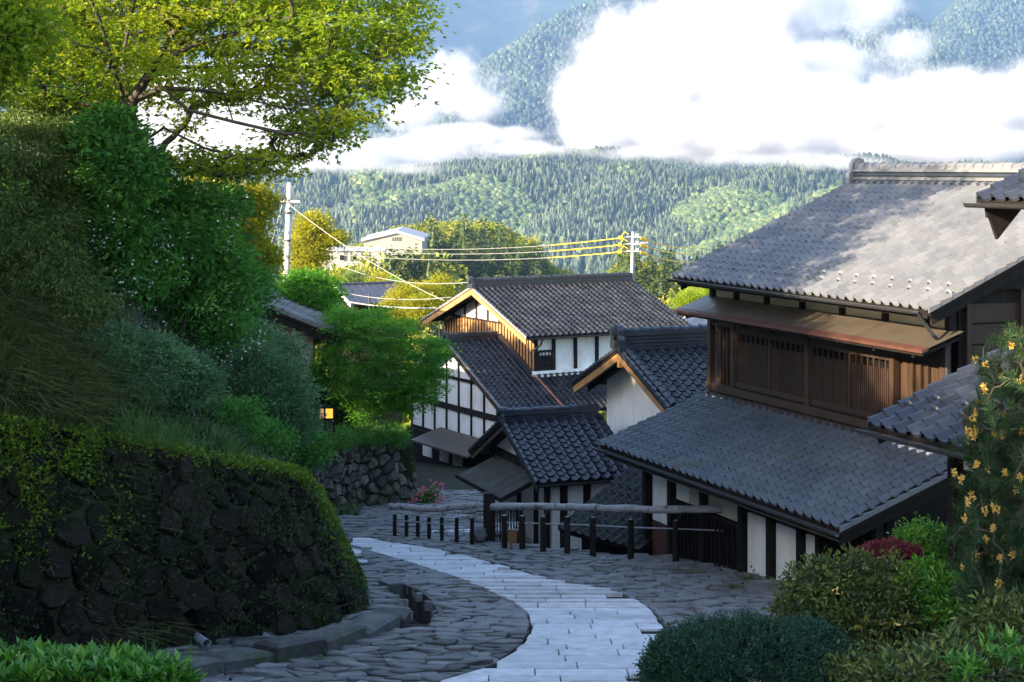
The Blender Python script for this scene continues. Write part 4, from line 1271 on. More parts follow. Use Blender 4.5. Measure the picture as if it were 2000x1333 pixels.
B.side('gable_wall', fc, [(.8, -12.9), (9.2, -12.9), (9.2, zC + .3), (5, zr - .25), (.8, zC + .3)], .62, .1, 'plaster')
for t in np.arange(.8, 9.3, 1.05):
    B.part('post', MB().beam(fc(.60, t, -12.8), fc(.60, t, min(zC + t * pc, zC + (10 - t) * pc) - .1), .05, .11, up=fc.u), 'wood_dark')
for z, w in ((-8.55, .10), (-9.75, .22), (-11.0, .2)):
    t0 = max(.8, (z - zC) / pc + .3)
    B.part('tie_beam', MB().beam(fc(.57, t0, z), fc(.57, 10 - t0, z), .07, w), 'wood_dark')
B.part('porch_roof', MB().prism([fc(-.75, 1.9, -11.1), fc(-.75, 6.6, -11.1), fc(.6, 6.6, -10.7), fc(.6, 1.9, -10.7)], (0, 0, -.08)), 'metal_roof')
B.side('lower_wall', fc, [(1.5, -13.2), (9.2, -13.2), (9.2, -11.0), (1.5, -11.0)], .35, .15, 'wood_dark')
for t0, t1 in ((4.2, 5.0), (5.3, 6.1), (6.8, 7.6)):
    B.part('window', MB().beam(fc(.32, t0, -11.6), fc(.32, t1, -11.6), .04, .75), 'paper')
# checkered course where the wing roof meets the front wall
B.part('plaster_course', MB().beam(fc(2.4, 2.30, zC + 2.28 * pc + .14), fc(8.7, 2.30, zC + 2.28 * pc + .14), .16, .14), 'plaster')
for k in range(44):
    a = 2.45 + k * .14
    B.part('checker_block', MB().beam(fc(a, 2.18 - .04 * (k % 2), zC + 2.2 * pc + .06 + .065 * (k % 2)), fc(a + .13, 2.18 - .04 * (k % 2), zC + 2.2 * pc + .06 + .065 * (k % 2)), .1, .06), 'plaster' if k % 2 == 0 else MT['tile_dark'])
B.part('downpipe', MB().tube([fb(.72, -.05, zB - .06), fb(.70, .1, zB - .35), fb(.52, TW - .12, zB - .62), fb(.52, TW - .12, -8.25)], .04, 8), 'iron')
B.part('downpipe', MB().tube([fb(.52, TW - .12, -8.22), fc(2.5, 2.0, zC + 2.0 * pc + .12), fc(2.5, .05, zC + .18)], .045, 8), 'copper', label='pinkish copper downpipe running down the wing roof')
B.finish()

# ---- white wall corner and grey verge of the house hidden by the shrubs on the left
H = House('hidden_house', 'grey-tiled roof edge over a white wall, half hidden by shrubs left of the maple', 'house', (-7, 49, -8.4), MT['tile'])
fh = Frame((-4.62, 46.5), (-1, 0))
H.slope(fh, -4.62, 5.0, 3.4, .40, soffit='wood_dark')
H.slope(Frame(fh(5.0, 6.8, 0)[:2], (1, 0)), -4.62, 5.0, 3.4, .40, cols=[0, 18])
H.verge(fh, 0, -4.62, 0, 3.4, .40)
m = MB()
for k in range(15):
    t = k * .235
    H.part('verge_roll', MB().tube([fh(.05, t, -4.62 + t * .4 + .06), fh(.05, t + .25, -4.62 + (t + .25) * .4 + .055)], [.085, .075], 8), MT['tile'])
H.bargeboards(fh, .12, -4.62, .02, 3.38, .40, MT['wood_dark'], w=.45, drop=.10)
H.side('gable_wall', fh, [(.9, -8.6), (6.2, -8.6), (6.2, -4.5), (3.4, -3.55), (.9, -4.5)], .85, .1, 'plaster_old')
H.ridge(fh(0, 3.4, -3.28), fh(5, 3.4, -3.28), layers=3)
H.finish()

# ---- dark sheet-roofed house further down
K = House('shed_house', 'dark brown timber house with plain dark sheet roof and white bargeboards beyond the maple', 'house', (-8, 103, -15), MT['slate'])
fk = Frame((-9.2, 98), u30)
zk = -7.9
q = lambda a, t: fk(a, t, zk + t * .42)
K.part('roof', MB().prism([q(0, 0), q(3.9, 0), q(3.9, 2.3), q(0, 2.3)], (0, 0, -.08)), 'slate')
f2 = Frame(fk(3.9, 4.6, 0)[:2], (-u30[0], -u30[1])); q2 = lambda a, t: f2(a, t, zk + t * .42)
K.part('roof', MB().prism([q2(0, 0), q2(3.9, 0), q2(3.9, 2.3), q2(0, 2.3)], (0, 0, -.08)), 'slate')
K.part('ridge_cap', MB().beam(fk(-.05, 2.3, zk + 1.0), fk(3.95, 2.3, zk + 1.0), .22, .1), 'slate')
for k in range(9):
    a = .2 + k * .44
    K.part('roof_seam', MB().beam(q(a, 0) + np.array([0, 0, .02]), q(a, 2.25) + np.array([0, 0, .02]), .03, .03), 'slate')
K.bargeboards(fk, -.02, zk, 0, 2.3, .42, MT['plaster'], w=.2, th=.05, drop=.06)
K.part('wall', MB().prism([fk(.4, .5, -15), fk(3.5, .5, -15), fk(3.5, 4.1, -15), fk(.4, 4.1, -15)], (0, 0, 7.0)), 'wood_dark')
for k in range(7): K.part('board', MB().beam(fk(.4, .48, -11.5 + k * .5), fk(3.5, .48, -11.5 + k * .5), .04, .45), 'wood')

# ---- sunlit roof glimpsed between the inn and the big house
J = House('far_tiled_house', 'pale sunlit tile roof glimpsed between the inn and the big house', 'house', (10, 78, -14), MT['tile_pale'])
fj = Frame((6.6, 74.5), (.925, .381))
J.slope(fj, -8.1, 4.5, 4.0, .45, s0=-2.8)
J.ridge(fj(-2.8, 4.0, -6.33), fj(1.7, 4.0, -6.33), layers=2, ends=(True, False))
J.part('wall', MB().prism([fj(-2.4, .6, -14), fj(1.5, .6, -14), fj(1.5, 7, -14), fj(-2.4, 7, -14)], (0, 0, 5.9)), 'plaster')
J.finish()

# ---- dark lean-to roof below the big house, behind the fence
N_ = House('lean_to', 'black mossy lean-to roof just behind the log fence, under the big house eave', 'lean-to', (1.9, 37, -9.3), material('black_roof_tile', (.010, .012, .012), (.018, .020, .018), scale=2, rough=.6, rand=.3, col3=(.016, .022, .008), scale3=1.5))
fn = Frame((.95, 36.6), (.80, .60))
N_.slope(fn, -7.75, 2.6, 2.3, .52, s0=.1, w=.27)
N_.verge(fn, .1, -7.75, 0, 2.3, .52, both=False); N_.bargeboards(fn, .15, -7.75, .05, 2.2, .52, MT['wood_grey'], both=False, w=.12)
N_.panel('wall', fn, [(.3, -9.6), (2.6, -9.6), (2.6, -7.9), (.3, -7.9)], .45, .08, 'wood_dark')
N_.finish()

# ---- school hall and the buildings by its yard
hall = thing('sports_hall', 'large white hall with shallow pale gable roof at the edge of the wooded knoll', 'hall', (-17, 420, -28))
c0 = W(706, 500, 420); q0 = W(706, 470, 420)
xL, xR, y0_, y1_ = W(706, 0, 420)[0], W(829, 0, 420)[0], 420, 446
zt, ze = W(0, 450, 420)[2], W(0, 466, 420)[2]
xm = W(775, 0, 420)[0]
MB().prism([(xL + .6, y0_, -40), (xR - .6, y0_, -40), (xR - .6, y0_, ze - .3), (xm, y0_, zt - .4), (xL + .6, y0_, ze - .3)], (0, y1_ - y0_, 0)).build('wall', MT['white_wall'], hall)
for a, b in ((xL, xm), (xm, xR)):
    za, zb = (ze, zt) if a == xL else (zt, ze)
    MB().prism([(a, y0_ - .6, za), (b, y0_ - .6, zb), (b, y0_ - .6, zb - .75), (a, y0_ - .6, za - .75)], (0, y1_ - y0_ + 1, 0)).build('roof', MT['zinc'], hall)
w = MB().beam((xm - 1.2, y0_ - .05, zt - 2.2), (xm + 1.2, y0_ - .05, zt - 2.2), .1, .9).build('louver_window', MT['wood_grey'], hall)
for k in range(5): MB().beam((xm - 1.1 + k * .55, y0_ - .12, zt - 2.6), (xm - 1.1 + k * .55, y0_ - .12, zt - 1.8), .06, .06).build('slat', MT['concrete'], w)
MB().beam((xL + 1.8, y0_ - .05, ze - 2.3), (xL + 2.8, y0_ - .05, ze - 2.3), .1, .6).build('window', MT['dark'], hall)
low_b = thing('low_white_building', 'long low white flat-roofed building in front of the hall', 'building', tuple(W(680, 520, 400)))
p0, p1 = W(622, 490, 400), W(750, 490, 400)
MB().prism([(p0[0], 400, -40), (p1[0], 400, -40), (p1[0], 400, p0[2]), (p0[0], 400, p0[2])], (0, 8, 0)).build('wall', MT['white_wall'], low_b)
MB().beam((p0[0] - .3, 404, p0[2] + .15), (p1[0] + .3, 404, p0[2] + .15), 9, .5).build('roof', MT['zinc'], low_b)
for k in range(4): MB().beam((p0[0] + 2 + k * 3, 399.9, p0[2] - 1.6), (p0[0] + 3.2 + k * 3, 399.9, p0[2] - 1.6), .12, 1.1).build('window', MT['dark'], low_b)
fw = thing('yard_wall', 'pale concrete retaining wall below the low white building', 'wall', tuple(W(715, 535, 380)))
p0, p1 = W(672, 514, 380), W(760, 514, 380)
MB().prism([(p0[0], 380, -42), (p1[0], 380, -42), (p1[0], 380, p0[2]), (p0[0], 380, p0[2])], (0, .6, 0)).build('wall_face', MT['concrete'], fw)
MB().beam((p0[0], 380.2, p0[2] + .1), (p1[0], 380.2, p0[2] + .1), .9, .25).build('coping', MT['zinc'], fw)

# ---------------------------------------------------------------- dry stone walls
def loft_wall(name, label, base, top, z_top, mat, cell, n_obj, seed, depth=(.04, .16), loc=None, nmax=900, rough_=0.0):
    """stone wall between a foot line and a top line (world points): earth backing and a skin of separate stones"""
    base = np.array(base); top = np.array(top)
    r = np.random.default_rng(seed)
    seg = np.linalg.norm(np.diff((base + top) / 2, axis=0), axis=1)
    U = np.concatenate([[0], np.cumsum(seg)]); Lu = U[-1]
    hgt = np.linalg.norm(top - base, axis=1)

    def at(u, v):
        """v in 0..1"""
        b = np.stack([np.interp(u, U, base[:, k]) for k in range(3)], -1); t = np.stack([np.interp(u, U, top[:, k]) for k in range(3)], -1)
        v = np.asarray(v)[..., None]
        bul = np.sin(np.clip(v, 0, 1) * math.pi) * .0
        return b + (t - b) * v + bul

    def nrm(u, v):
        du = at(u + .1, v) - at(u - .1, v); dv = at(u, v + .02) - at(u, v - .02)
        n = np.cross(du, dv); n /= np.linalg.norm(n, axis=-1)[..., None] + 1e-9
        return n
    th = thing(name, label, 'wall', tuple(loc if loc is not None else base[len(base) // 2]))
    us = np.linspace(0, Lu, 60); vs = np.linspace(-.05, 1, 12)
    UU, VV = np.meshgrid(us, vs)
    Pb = at(UU, VV) - nrm(UU, VV) * .02
    i = np.arange(UU.size).reshape(UU.shape)
    q = np.stack([i[:-1, :-1], i[:-1, 1:], i[1:, 1:], i[1:, :-1]], -1).reshape(-1, 4)
    mesh('earth_backing', Pb.reshape(-1, 3), q, MT['soil'], th)
    hm = hgt.mean()

    def f():
        return np.array([r.uniform(0, Lu), r.uniform(0, 1) * hm])
    pts = poisson(nmax, f, cell, (1, 1.15), 30000)
    cells = voronoi(pts, 24, cell * 1.6, (1, 1.15))
    jv, jf, cnt = [], [], 0
    for p, c in zip(pts, cells):
        if c is None or len(c) < 4: continue
        c = c.copy(); c[:, 0] = np.clip(c[:, 0], 0, Lu); c[:, 1] = np.clip(c[:, 1], -.05, hm)
        ctr = c.mean(0); d = np.linalg.norm(c - ctr, axis=1)
        if d.min() < .02: continue
        c = ctr + (c - ctr) * (1 - np.minimum(.022 / d, .3))[:, None]
        # roughen the outline
        c2 = []
        for a, b in zip(c, np.roll(c, -1, 0)):
            c2 += [a * .85 + ctr * .15 if len(c) < 9 else a, (a + b) / 2 + r.normal(0, .012, 2)]
        c = np.array(c2); n = len(c)
        out = r.uniform(*depth); tilt = r.normal(0, .16, 2)
        rings = []
        for sc_, o in ((1.0, -.05), (.97, out * .55), (.90, out * .92), (.50, out)):
            k = ctr + (c - ctr) * sc_ + r.normal(0, .008, c.shape)
            vv = np.clip(k[:, 1] / hm, -.06, 1.02)
            rings.append(at(k[:, 0], vv) + nrm(k[:, 0], vv) * (o + (k - ctr) @ tilt * (o > 0) + r.normal(0, .014, n))[:, None])
        cc = at(np.array([ctr[0]]), np.array([ctr[1] / hm])) + nrm(np.array([ctr[0]]), np.array([ctr[1] / hm])) * (out * r.uniform(.85, 1.1))
        v = np.concatenate(rings + [cc]); fs = []
        for k in range(3): fs += [[k * n + j, k * n + (j + 1) % n, (k + 1) * n + (j + 1) % n, (k + 1) * n + j] for j in range(n)]
        fs += [[3 * n + j, 3 * n + (j + 1) % n, 4 * n] for j in range(n)]
        if cnt < n_obj: mesh('stone', v, fs, mat, th, smooth=False); cnt += 1
        else:
            o = len(jv); jv += list(v); jf += [[x + o for x in q_] for q_ in fs]
    if jv: tag(mesh('small_stones', np.array(jv), jf, mat, th), kind='stuff')
    return th, at, nrm, Lu


def wb(px, d):
    return np.array([(px - CX) / F * d, d, float(road_z(0, np.array(d))) - .05])


bank_base = [wb(-260, 20.4), wb(0, 22.0), wb(200, 22.7), wb(400, 23.7), wb(560, 24.5), wb(655, 25.3), wb(703, 26.6), wb(705, 28.5), wb(693, 30.5), wb(660, 34), wb(610, 36.5)]
bank_top = [W(-300, 802, 20.8), W(0, 825, 22.6), W(160, 850, 23.8), W(310, 880, 25.0), W(430, 903, 26.4), W(520, 917, 27.5), W(578, 932, 28.6), W(612, 965, 30.4), W(630, 1000, 32.4), W(632, 1010, 35), W(580, 1000, 37)]
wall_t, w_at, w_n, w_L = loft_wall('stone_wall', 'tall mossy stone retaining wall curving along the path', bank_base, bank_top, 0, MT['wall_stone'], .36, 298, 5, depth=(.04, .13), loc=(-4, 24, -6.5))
ter_base = [np.array([*a[:2], float(road_z(0, np.array(a[1]))) - .1]) for a in (wb(560, 40.5), wb(620, 43), wb(700, 45), wb(770, 45.8), wb(812, 47.2), wb(806, 51), wb(770, 58))]
ter_top = [W(590, 912, 42.0), W(640, 885, 44), W(700, 868, 46.2), W(755, 845, 47), W(785, 842, 48.3), W(783, 845, 52), W(755, 835, 59)]
ter_t, t_at, t_n, t_L = loft_wall('stone_wall', 'rough low stone wall under the green maple, pale lichen on its stones', ter_base, ter_top, 0, MT['pale_stone'], .30, 200, 8, depth=(.05, .16), loc=(-4, 45, -9))


# ---------------------------------------------------------------- leaves, grass, trees
def unit(v):
    return v / (np.linalg.norm(v, axis=-1, keepdims=True) + 1e-9)


def leaves(pos, axis, nrm_, length, width=.5, bend=.18):
    """one folded blade per point: base, two sides, tip; two triangles"""
    side = unit(np.cross(axis, nrm_)); nn = np.cross(side, axis)
    length = np.broadcast_to(length, (len(pos),))[:, None]
    hw = length * width * .5
    a = pos; m = pos + axis * length * .45
    v = np.stack([a, m - side * hw + nn * length * bend, m + side * hw + nn * length * bend, pos + axis * length], 1)
    k = np.arange(len(pos))[:, None] * 4
    f = np.concatenate([k + np.array([[0, 3, 1]]), k + np.array([[0, 2, 3]])], 0)
    return v.reshape(-1, 3), f


def leaf_mesh(name, parts, mat, parent, local=False, kind=None):
    """parts: list of (verts, faces, rnd per leaf)"""
    vs, fs, rs, off = [], [], [], 0
    for v, f, r in parts:
        vs.append(v); fs.append(f + off); off += len(v); rs.append(np.tile(r, len(f) // len(r)))
    o = mesh(name, np.concatenate(vs), np.concatenate(fs), mat, parent, local=local, rnd=np.clip(np.concatenate(rs), 0, 1))
    tag(o, kind='stuff')
    return o


def rand_dirs(n, r): return unit(r.normal(size=(n, 3)))


def clumps(centres, rad, per, size, r, flat=.6, width=.5, up=.5, star=1, droop=0.0, tone=None, out_from=None):
    """leaves gathered round clump centres"""
    n = len(centres) * per
    c = np.repeat(centres, per, 0)
    rad = np.repeat(np.broadcast_to(rad, (len(centres),)), per)
    off = r.normal(size=(n, 3)) * .5; off[:, 2] *= flat
    pos = c + off * rad[:, None]
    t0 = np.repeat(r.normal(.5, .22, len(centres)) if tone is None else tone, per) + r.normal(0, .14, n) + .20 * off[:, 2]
    o = unit(off + 1e-3) if out_from is None else unit(.5 * unit(off + 1e-3) + .7 * unit(pos - out_from))
    ax = unit(o + .7 * rand_dirs(n, r) + np.array([0, 0, -droop]))
    nr = unit(np.array([0, 0, 1.0]) * up + rand_dirs(n, r) * (1 - up) + .2 * o)
    L = size * r.uniform(.65, 1.3, n)
    if star == 1:
        v, f = leaves(pos, ax, nr, L, width)
        return [(v, f, t0)]
    out = []
    sd = unit(np.cross(ax, nr))
    for k in range(star):
        a = (k - (star - 1) / 2) * .85
        d = ax * math.cos(a) + sd * math.sin(a)
        v, f = leaves(pos, d, nr, L * (1 - .14 * abs(a)), width)
        out.append((v, f, t0))
    return out


def ell_points(r, n, cen, rad, shell=.55, zmin=-.8, noise=.25):
    """points inside an ellipsoid, biased to its outside, with a lumpy outline"""
    out = []
    while len(out) < n:
        d = rand_dirs(n, r)
        k = .5 + .5 * np.sin(d[:, 0] * 4.1 + cen[0]) * np.sin(d[:, 1] * 3.7 + cen[1]) * np.sin(d[:, 2] * 4.9 + 1.3)
        q = (shell + (1 - shell) * r.random(n) ** .6) * (1 - noise * k)
        p = d * q[:, None]
        p = p[p[:, 2] > zmin]
        out += list(np.array(cen) + p * np.array(rad))
    return np.array(out[:n])


def branch_graph(roots, targets, r, tip=.006, bend=.06, steps=3, droop=0.0, pen=0.25):
    """join clump centres to the nearest limb node; roots: list of polylines (first one is the trunk). returns tube segments"""
    nodes = []; par = []
    for pl in roots:
        pl = np.array(pl)
        if nodes:
            d = np.linalg.norm(np.array(nodes) - pl[0], axis=1); p = int(np.argmin(d))
        else: p = -1
        for q in pl:
            nodes.append(q); par.append(p); p = len(nodes) - 1
    base = nodes[0]
    order = np.argsort(np.linalg.norm(targets - base, axis=1))
    for t in targets[order]:
        A = np.array(nodes)
        dv = t - A
        d = np.linalg.norm(dv, axis=1) + pen * np.maximum(0, A[:, 2] - t[2])
        p = int(np.argmin(d)); a = nodes[p]
        for k in range(1, steps + 1):
            q = a + (t - a) * k / steps
            if k < steps: q = q + r.normal(0, bend, 3) * np.linalg.norm(t - a) + np.array([0, 0, droop * math.sin(math.pi * k / steps)])
            nodes.append(q); par.append(p); p = len(nodes) - 1
    n = len(nodes); w = np.full(n, 0.0); ch = np.zeros(n, int)
    for i in range(n):
        if par[i] >= 0: ch[par[i]] += 1
    for i in range(n - 1, -1, -1):
        if ch[i] == 0: w[i] = tip ** 2.2
        if par[i] >= 0: w[par[i]] += w[i]
    rad = w ** (1 / 2.2)
    return np.array(nodes), np.array(par), rad


def branch_mesh(name, nodes, par, rad, mat, parent, local=False, rmax=None, rmin=0.0, sides=6):
    vs, fs, off = [], [], 0
    if rmax: rad = np.minimum(rad, rmax)
    ang = np.linspace(0, 2 * math.pi, sides, endpoint=False)
    for i, p in enumerate(par):
        if p < 0 or rad[i] < rmin: continue
        a, b = nodes[p], nodes[i]; d = b - a; L = np.linalg.norm(d)
        if L < 1e-4: continue
        d = d / L; u = np.cross(d, (0.3, 0.2, 1.0) if abs(d[2]) < .9 else (1, 0.1, 0)); u /= np.linalg.norm(u); w = np.cross(u, d)
        ra = min(rad[p], rad[i] * 1.35)
        k = sides if rad[i] > .02 else 4
        an = ang if k == sides else np.linspace(0, 2 * math.pi, 4, endpoint=False)
        for q, r_ in ((a - d * ra * .3, ra), (b, rad[i])):
            vs.append(q + r_ * (np.cos(an)[:, None] * u + np.sin(an)[:, None] * w))
        fs += [[off + j, off + (j + 1) % k, off + k + (j + 1) % k, off + k + j] for j in range(k)]
        off += 2 * k
    return mesh(name, np.concatenate(vs), fs, mat, parent, smooth=True, local=local)


def tree(name, label, cat, roots, centres, r, crad, per, size, mat, bark='bark', rmax=.3, tip=.006, flat=.6, star=1, width=.5, up=.5, droop=0., group=None, parts=None, rmin=0.0, tone=None, bdroop=0., base=None, crown='crown', trunk='trunk'):
    b = np.array(roots[0][0]) if base is None else base
    th = thing(name, label, cat, tuple(b), group)
    nodes, par, rad = branch_graph(roots, centres, r, tip=tip, droop=bdroop)
    branch_mesh(trunk, nodes, par, rad, MT[bark], th, rmax=rmax, rmin=rmin)
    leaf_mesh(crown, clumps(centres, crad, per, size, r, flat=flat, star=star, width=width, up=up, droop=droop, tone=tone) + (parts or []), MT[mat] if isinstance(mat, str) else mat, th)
    return th


def gz(x, y): return float(ground_z(np.array([x]), np.array([y]))[0])


# ---- the big spreading tree over the left half of the picture
r = np.random.default_rng(101)
base = W(240, 420, 27.6); base[2] = gz(base[0], base[1]) - .2
limbs = [[base, W(246, 300, 27.6), W(252, 235, 27.5), W(258, 195, 27.4)],
         [W(258, 195, 27.4), W(320, 172, 27.2), W(410, 178, 26.9), W(520, 203, 26.6), W(640, 232, 26.4), W(735, 228, 26.3)],
         [W(256, 200, 27.4), W(300, 130, 27.3), W(375, 88, 27.2), W(500, 55, 27.0), W(650, 42, 26.8), W(765, 35, 26.6)],
         [W(252, 210, 27.5), W(240, 110, 27.9), W(258, 20, 28.2), W(285, -90, 28.6), W(320, -200, 28.8)],
         [W(250, 220, 27.5), W(222, 130, 27.0), W(195, 40, 26.6), W(150, -60, 26.2)],
         [W(320, 172, 27.2), W(365, 215, 26.6), W(455, 238, 26.2), W(560, 262, 25.8), W(655, 292, 25.6)],
         [W(300, 130, 27.3), W(420, 132, 27.8), W(560, 128, 28.2), W(690, 140, 28.5), W(785, 150, 28.6)],
         [W(258, 195, 27.4), W(330, 100, 28.2), W(450, 20, 29.0), W(560, -60, 29.6)],
         [W(375, 88, 27.2), W(470, -10, 26.4), W(600, -90, 25.8)],
         [W(246, 300, 27.6), W(320, 250, 27.0), W(400, 290, 26.6), W(480, 310, 26.4), W(560, 318, 26.2)]]
cen = []
while len(cen) < 760:
    px, py = r.uniform(-60, 822), r.uniform(-330, 350)
    d = 28.0 + float(np.clip(r.normal(0, 1.3), -2.2, 2.4))
    # outline of the crown in the view from the road, rounded off to the right
    lim_ = 815 - 55 * (1 - math.exp(-((py - 95) / 95.0) ** 2)) * (1 if py > 95 else .25) - max(0, py - 180) * 1.15
    if px > lim_ + r.normal(0, 7): continue
    if py > 205 and px < 330: continue
    if 275 < px < 560 and 195 < py < 300 and r.random() < .88: continue
    if py > 300 and (px < 330 or r.random() < .35): continue
    if px < 260 and r.random() < .55: continue
    if py < 0 and r.random() < .45: continue
    if 200 < px < 520 and 60 < py < 210 and r.random() < .35: continue
    cen.append(W(px, py, d))
cen = np.array(cen)
tree('spreading_tree', 'big broad-crowned tree with layered lime-green leaves at the top of the bank', 'tree', limbs, cen, r, .46, 50, .095, 'leaf_lime', rmax=.34, tip=.0095, flat=.28, star=3, width=.42, up=.6, droop=.15, bdroop=.03)

# ---- other trees behind the bank, top left
for k, (px, py, d, lab, rad, n, mt) in enumerate((
        (165, 60, 33.0, 'thick-trunked tree with sunlit yellow leaves behind the spreading tree', (2.6, 2.4, 2.2), 210, 'leaf_gold'),
        (20, 40, 31.0, 'leafy tree glowing yellow in the top left corner', (2.2, 2.2, 2.0), 180, 'leaf_gold'),
        (-70, 60, 22.8, 'small tree with lime leaves at the left edge above the feathery shrubs', (1.2, 1.4, .95), 180, 'leaf_lime'))):
    r = np.random.default_rng(120 + k)
    c = W(px, py, d); b = W(px + 6, py, d); b[2] = gz(b[0], b[1]) - .2
    c_ = ell_points(r, n, c, rad, .3, -.9)
    tree('broadleaf_tree', lab, 'tree', [[b, (b + c) / 2 + np.array([.08, 0, 0]), c - np.array([0, 0, .3])], [(b + c) / 2 + np.array([.08, 0, 0]), c + np.array([.7, .2, .5]), c + np.array([1.1, 0, 1.4])],
                                            [(b + c) / 2, c + np.array([-.8, .1, .2]), c + np.array([-1.4, 0, 1.0])]], c_, r, .45, 70, .085, mt, rmax=.24, tip=.006, flat=.5, star=3, width=.45)


# ---- shrubs
def shrub(name, label, ells, n, per, size, mat, seed, crad=.22, width=.45, flat=.8, up=.4, star=1, group=None, cat='shrub', droop=0.0, shell=.6, zmin=-.6, extra=None, bark='twig', rmax=.07, stems=3, zfix=None, noise=.25, tip=.003):
    r = np.random.default_rng(seed)
    vol = np.array([e[1][0] * e[1][2] for e in ells]); vol = vol / vol.sum()
    if 200 < seed < 212: n = int(n * 1.05); size *= 1.5; noise = .55; flat *= .7
    cen = np.concatenate([ell_points(r, max(3, int(n * w)), e[0], e[1], shell, zmin, noise) for e, w in zip(ells, vol)])
    c0 = ells[0][0]
    zb = gz(c0[0], c0[1]) if zfix is None else zfix
    b = np.array([c0[0], c0[1], zb - .1])
    roots = [[b, b + np.array([0, 0, .3])]]
    for e in ells:
        for _ in range(stems):
            q = e[0] + r.normal(0, .3, 3) * np.array(e[1])
            q[2] = max(q[2], zb + .35)
            roots.append([b + r.normal(0, .1, 3) * (1, 1, 0), (b + q) / 2 + r.normal(0, .1, 3), q])
    k = r.permutation(len(cen))[:220]
    th = thing(name, label, cat, tuple(b), group)
    nodes, par, rad = branch_graph(roots, cen[k], r, tip=tip)
    branch_mesh('stems', nodes, par, rad, MT[bark], th, rmax=rmax, sides=5)
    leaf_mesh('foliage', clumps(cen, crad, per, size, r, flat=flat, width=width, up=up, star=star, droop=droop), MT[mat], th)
    return th, cen, r


def E3(px, py, d, rx, rz, ry): return (W(px, py, d), np.array([rx, ry, rz]))


def blossoms(th, cen, r, n, mat, size, name='blossom', spread=.2, pick=None):
    """small four-petalled flowers on the outside of a shrub; the camera side only matters for number, they sit all round"""
    c = cen[r.integers(0, len(cen), n)] if pick is None else pick[r.integers(0, len(pick), n)]
    p = c + r.normal(0, spread, (n, 3)) + unit(c - cen.mean(0)) * .16
    out = []
    ax0 = rand_dirs(n, r); nn = unit(np.array([0, -.6, .8]) + .5 * rand_dirs(n, r))
    ax0 = unit(np.cross(nn, ax0)); sd = np.cross(nn, ax0)
    for k in range(4):
        a = k * math.pi / 2
        v, f = leaves(p, ax0 * math.cos(a) + sd * math.sin(a), nn, size * r.uniform(.7, 1.2, n), .8, .1)
        out.append((v, f, r.uniform(.2, 1, n)))
    return leaf_mesh(name, out, MT[mat], th)


t1, c1, r1 = shrub('flowering_shrub', 'tall dark green shrub sprinkled with white blossom, largest on the bank', [E3(330, 455, 28.5, 1.25, 1.15, 1.2), E3(260, 520, 28.0, 1.1, .9, 1.1), E3(400, 520, 29.0, .95, .9, 1.0), E3(420, 410, 29.5, .6, .5, .8), E3(235, 440, 27.0, .5, .5, .45)],
                   430, 62, .075, 'leaf_dark', 201, crad=.26, zmin=-.9)
cl = c1[(c1[:, 2] > -2.6)]
blossoms(t1, cl, r1, 900, 'petal', .024, spread=.15, pick=cl[r1.integers(0, len(cl), 40)])
blossoms(t1, cl, r1, 120, 'petal', .026)
t1b, c1b, r1b = shrub('flowering_shrub', 'dark shrub with a drooping spray of white blossom beside the grey roof edge', [E3(410, 610, 29.5, .95, .75, .9), E3(350, 570, 29.3, .8, .6, .8), E3(480, 560, 31, .5, .7, .8)], 210, 62, .072, 'leaf_dark', 202, crad=.26, zmin=-.9)
blossoms(t1b, c1b, r1b, 300, 'petal', .024, spread=.14, pick=c1b[r1b.integers(0, len(c1b), 14)])
shrub('broadleaf_shrub', 'dense dark green shrub just below the trunk of the spreading tree', [E3(190, 285, 29.5, 1.0, .75, 1.1), E3(110, 225, 30.0, 1.0, .7, 1.1), E3(250, 330, 29.0, .7, .6, .8), E3(140, 400, 29, .9, .8, .9), E3(255, 335, 26.4, .55, .62, .5), E3(205, 260, 26.6, .5, .45, .5)], 460, 62, .075, 'leaf_dark', 203, crad=.28, zmin=-1)
shrub('feathery_shrub', 'olive feathery shrub with fine drooping twigs at the left edge', [E3(40, 330, 27.0, 1.05, 1.15, 1.1), E3(-30, 470, 26.5, .9, 1.0, 1.0), E3(70, 230, 28.5, .9, .6, 1.0)], 330, 74, .055, 'leaf_olive', 204, crad=.27, width=.34, droop=.35, zmin=-1, up=.5)
shrub('feathery_shrub', 'olive drooping shrub between the sedge bank and the white-blossomed shrub', [E3(85, 500, 26.5, .75, .9, .9), E3(150, 590, 26.3, .6, .6, .7)], 210, 70, .055, 'leaf_olive', 205, crad=.25, width=.28, droop=.55, zmin=-1)
shrub('grey_shrub', 'grey-green small-leaved shrub in the middle of the bank', [E3(290, 720, 26.6, .75, .68, .8), E3(225, 690, 26.4, .55, .55, .6), E3(370, 745, 27.2, .6, .5, .6)], 300, 70, .048, 'leaf_grey', 206, crad=.2, width=.42, zmin=-1)
shrub('grey_shrub', 'upright grey-green bush with long shoots left of the lit window', [E3(530, 765, 33.0, .85, .95, .9), E3(575, 810, 33.5, .5, .8, .7), E3(490, 730, 32.5, .55, .8, .7)], 330, 72, .055, 'leaf_grey', 207, crad=.24, width=.34, up=.2, zmin=-1)
shrub('grey_shrub', 'dark lower bush filling the hollow behind the grass tufts', [E3(430, 830, 30.0, .9, .55, .8), E3(500, 860, 31.0, .7, .4, .7)], 230, 64, .05, 'leaf_dark', 208, crad=.25, zmin=-1)
shrub('bush', 'shaded bush in the gap between the two stone walls', [E3(585, 880, 39.0, .7, .7, .7)], 120, 60, .06, 'leaf_dark', 209, crad=.3, zmin=-1)
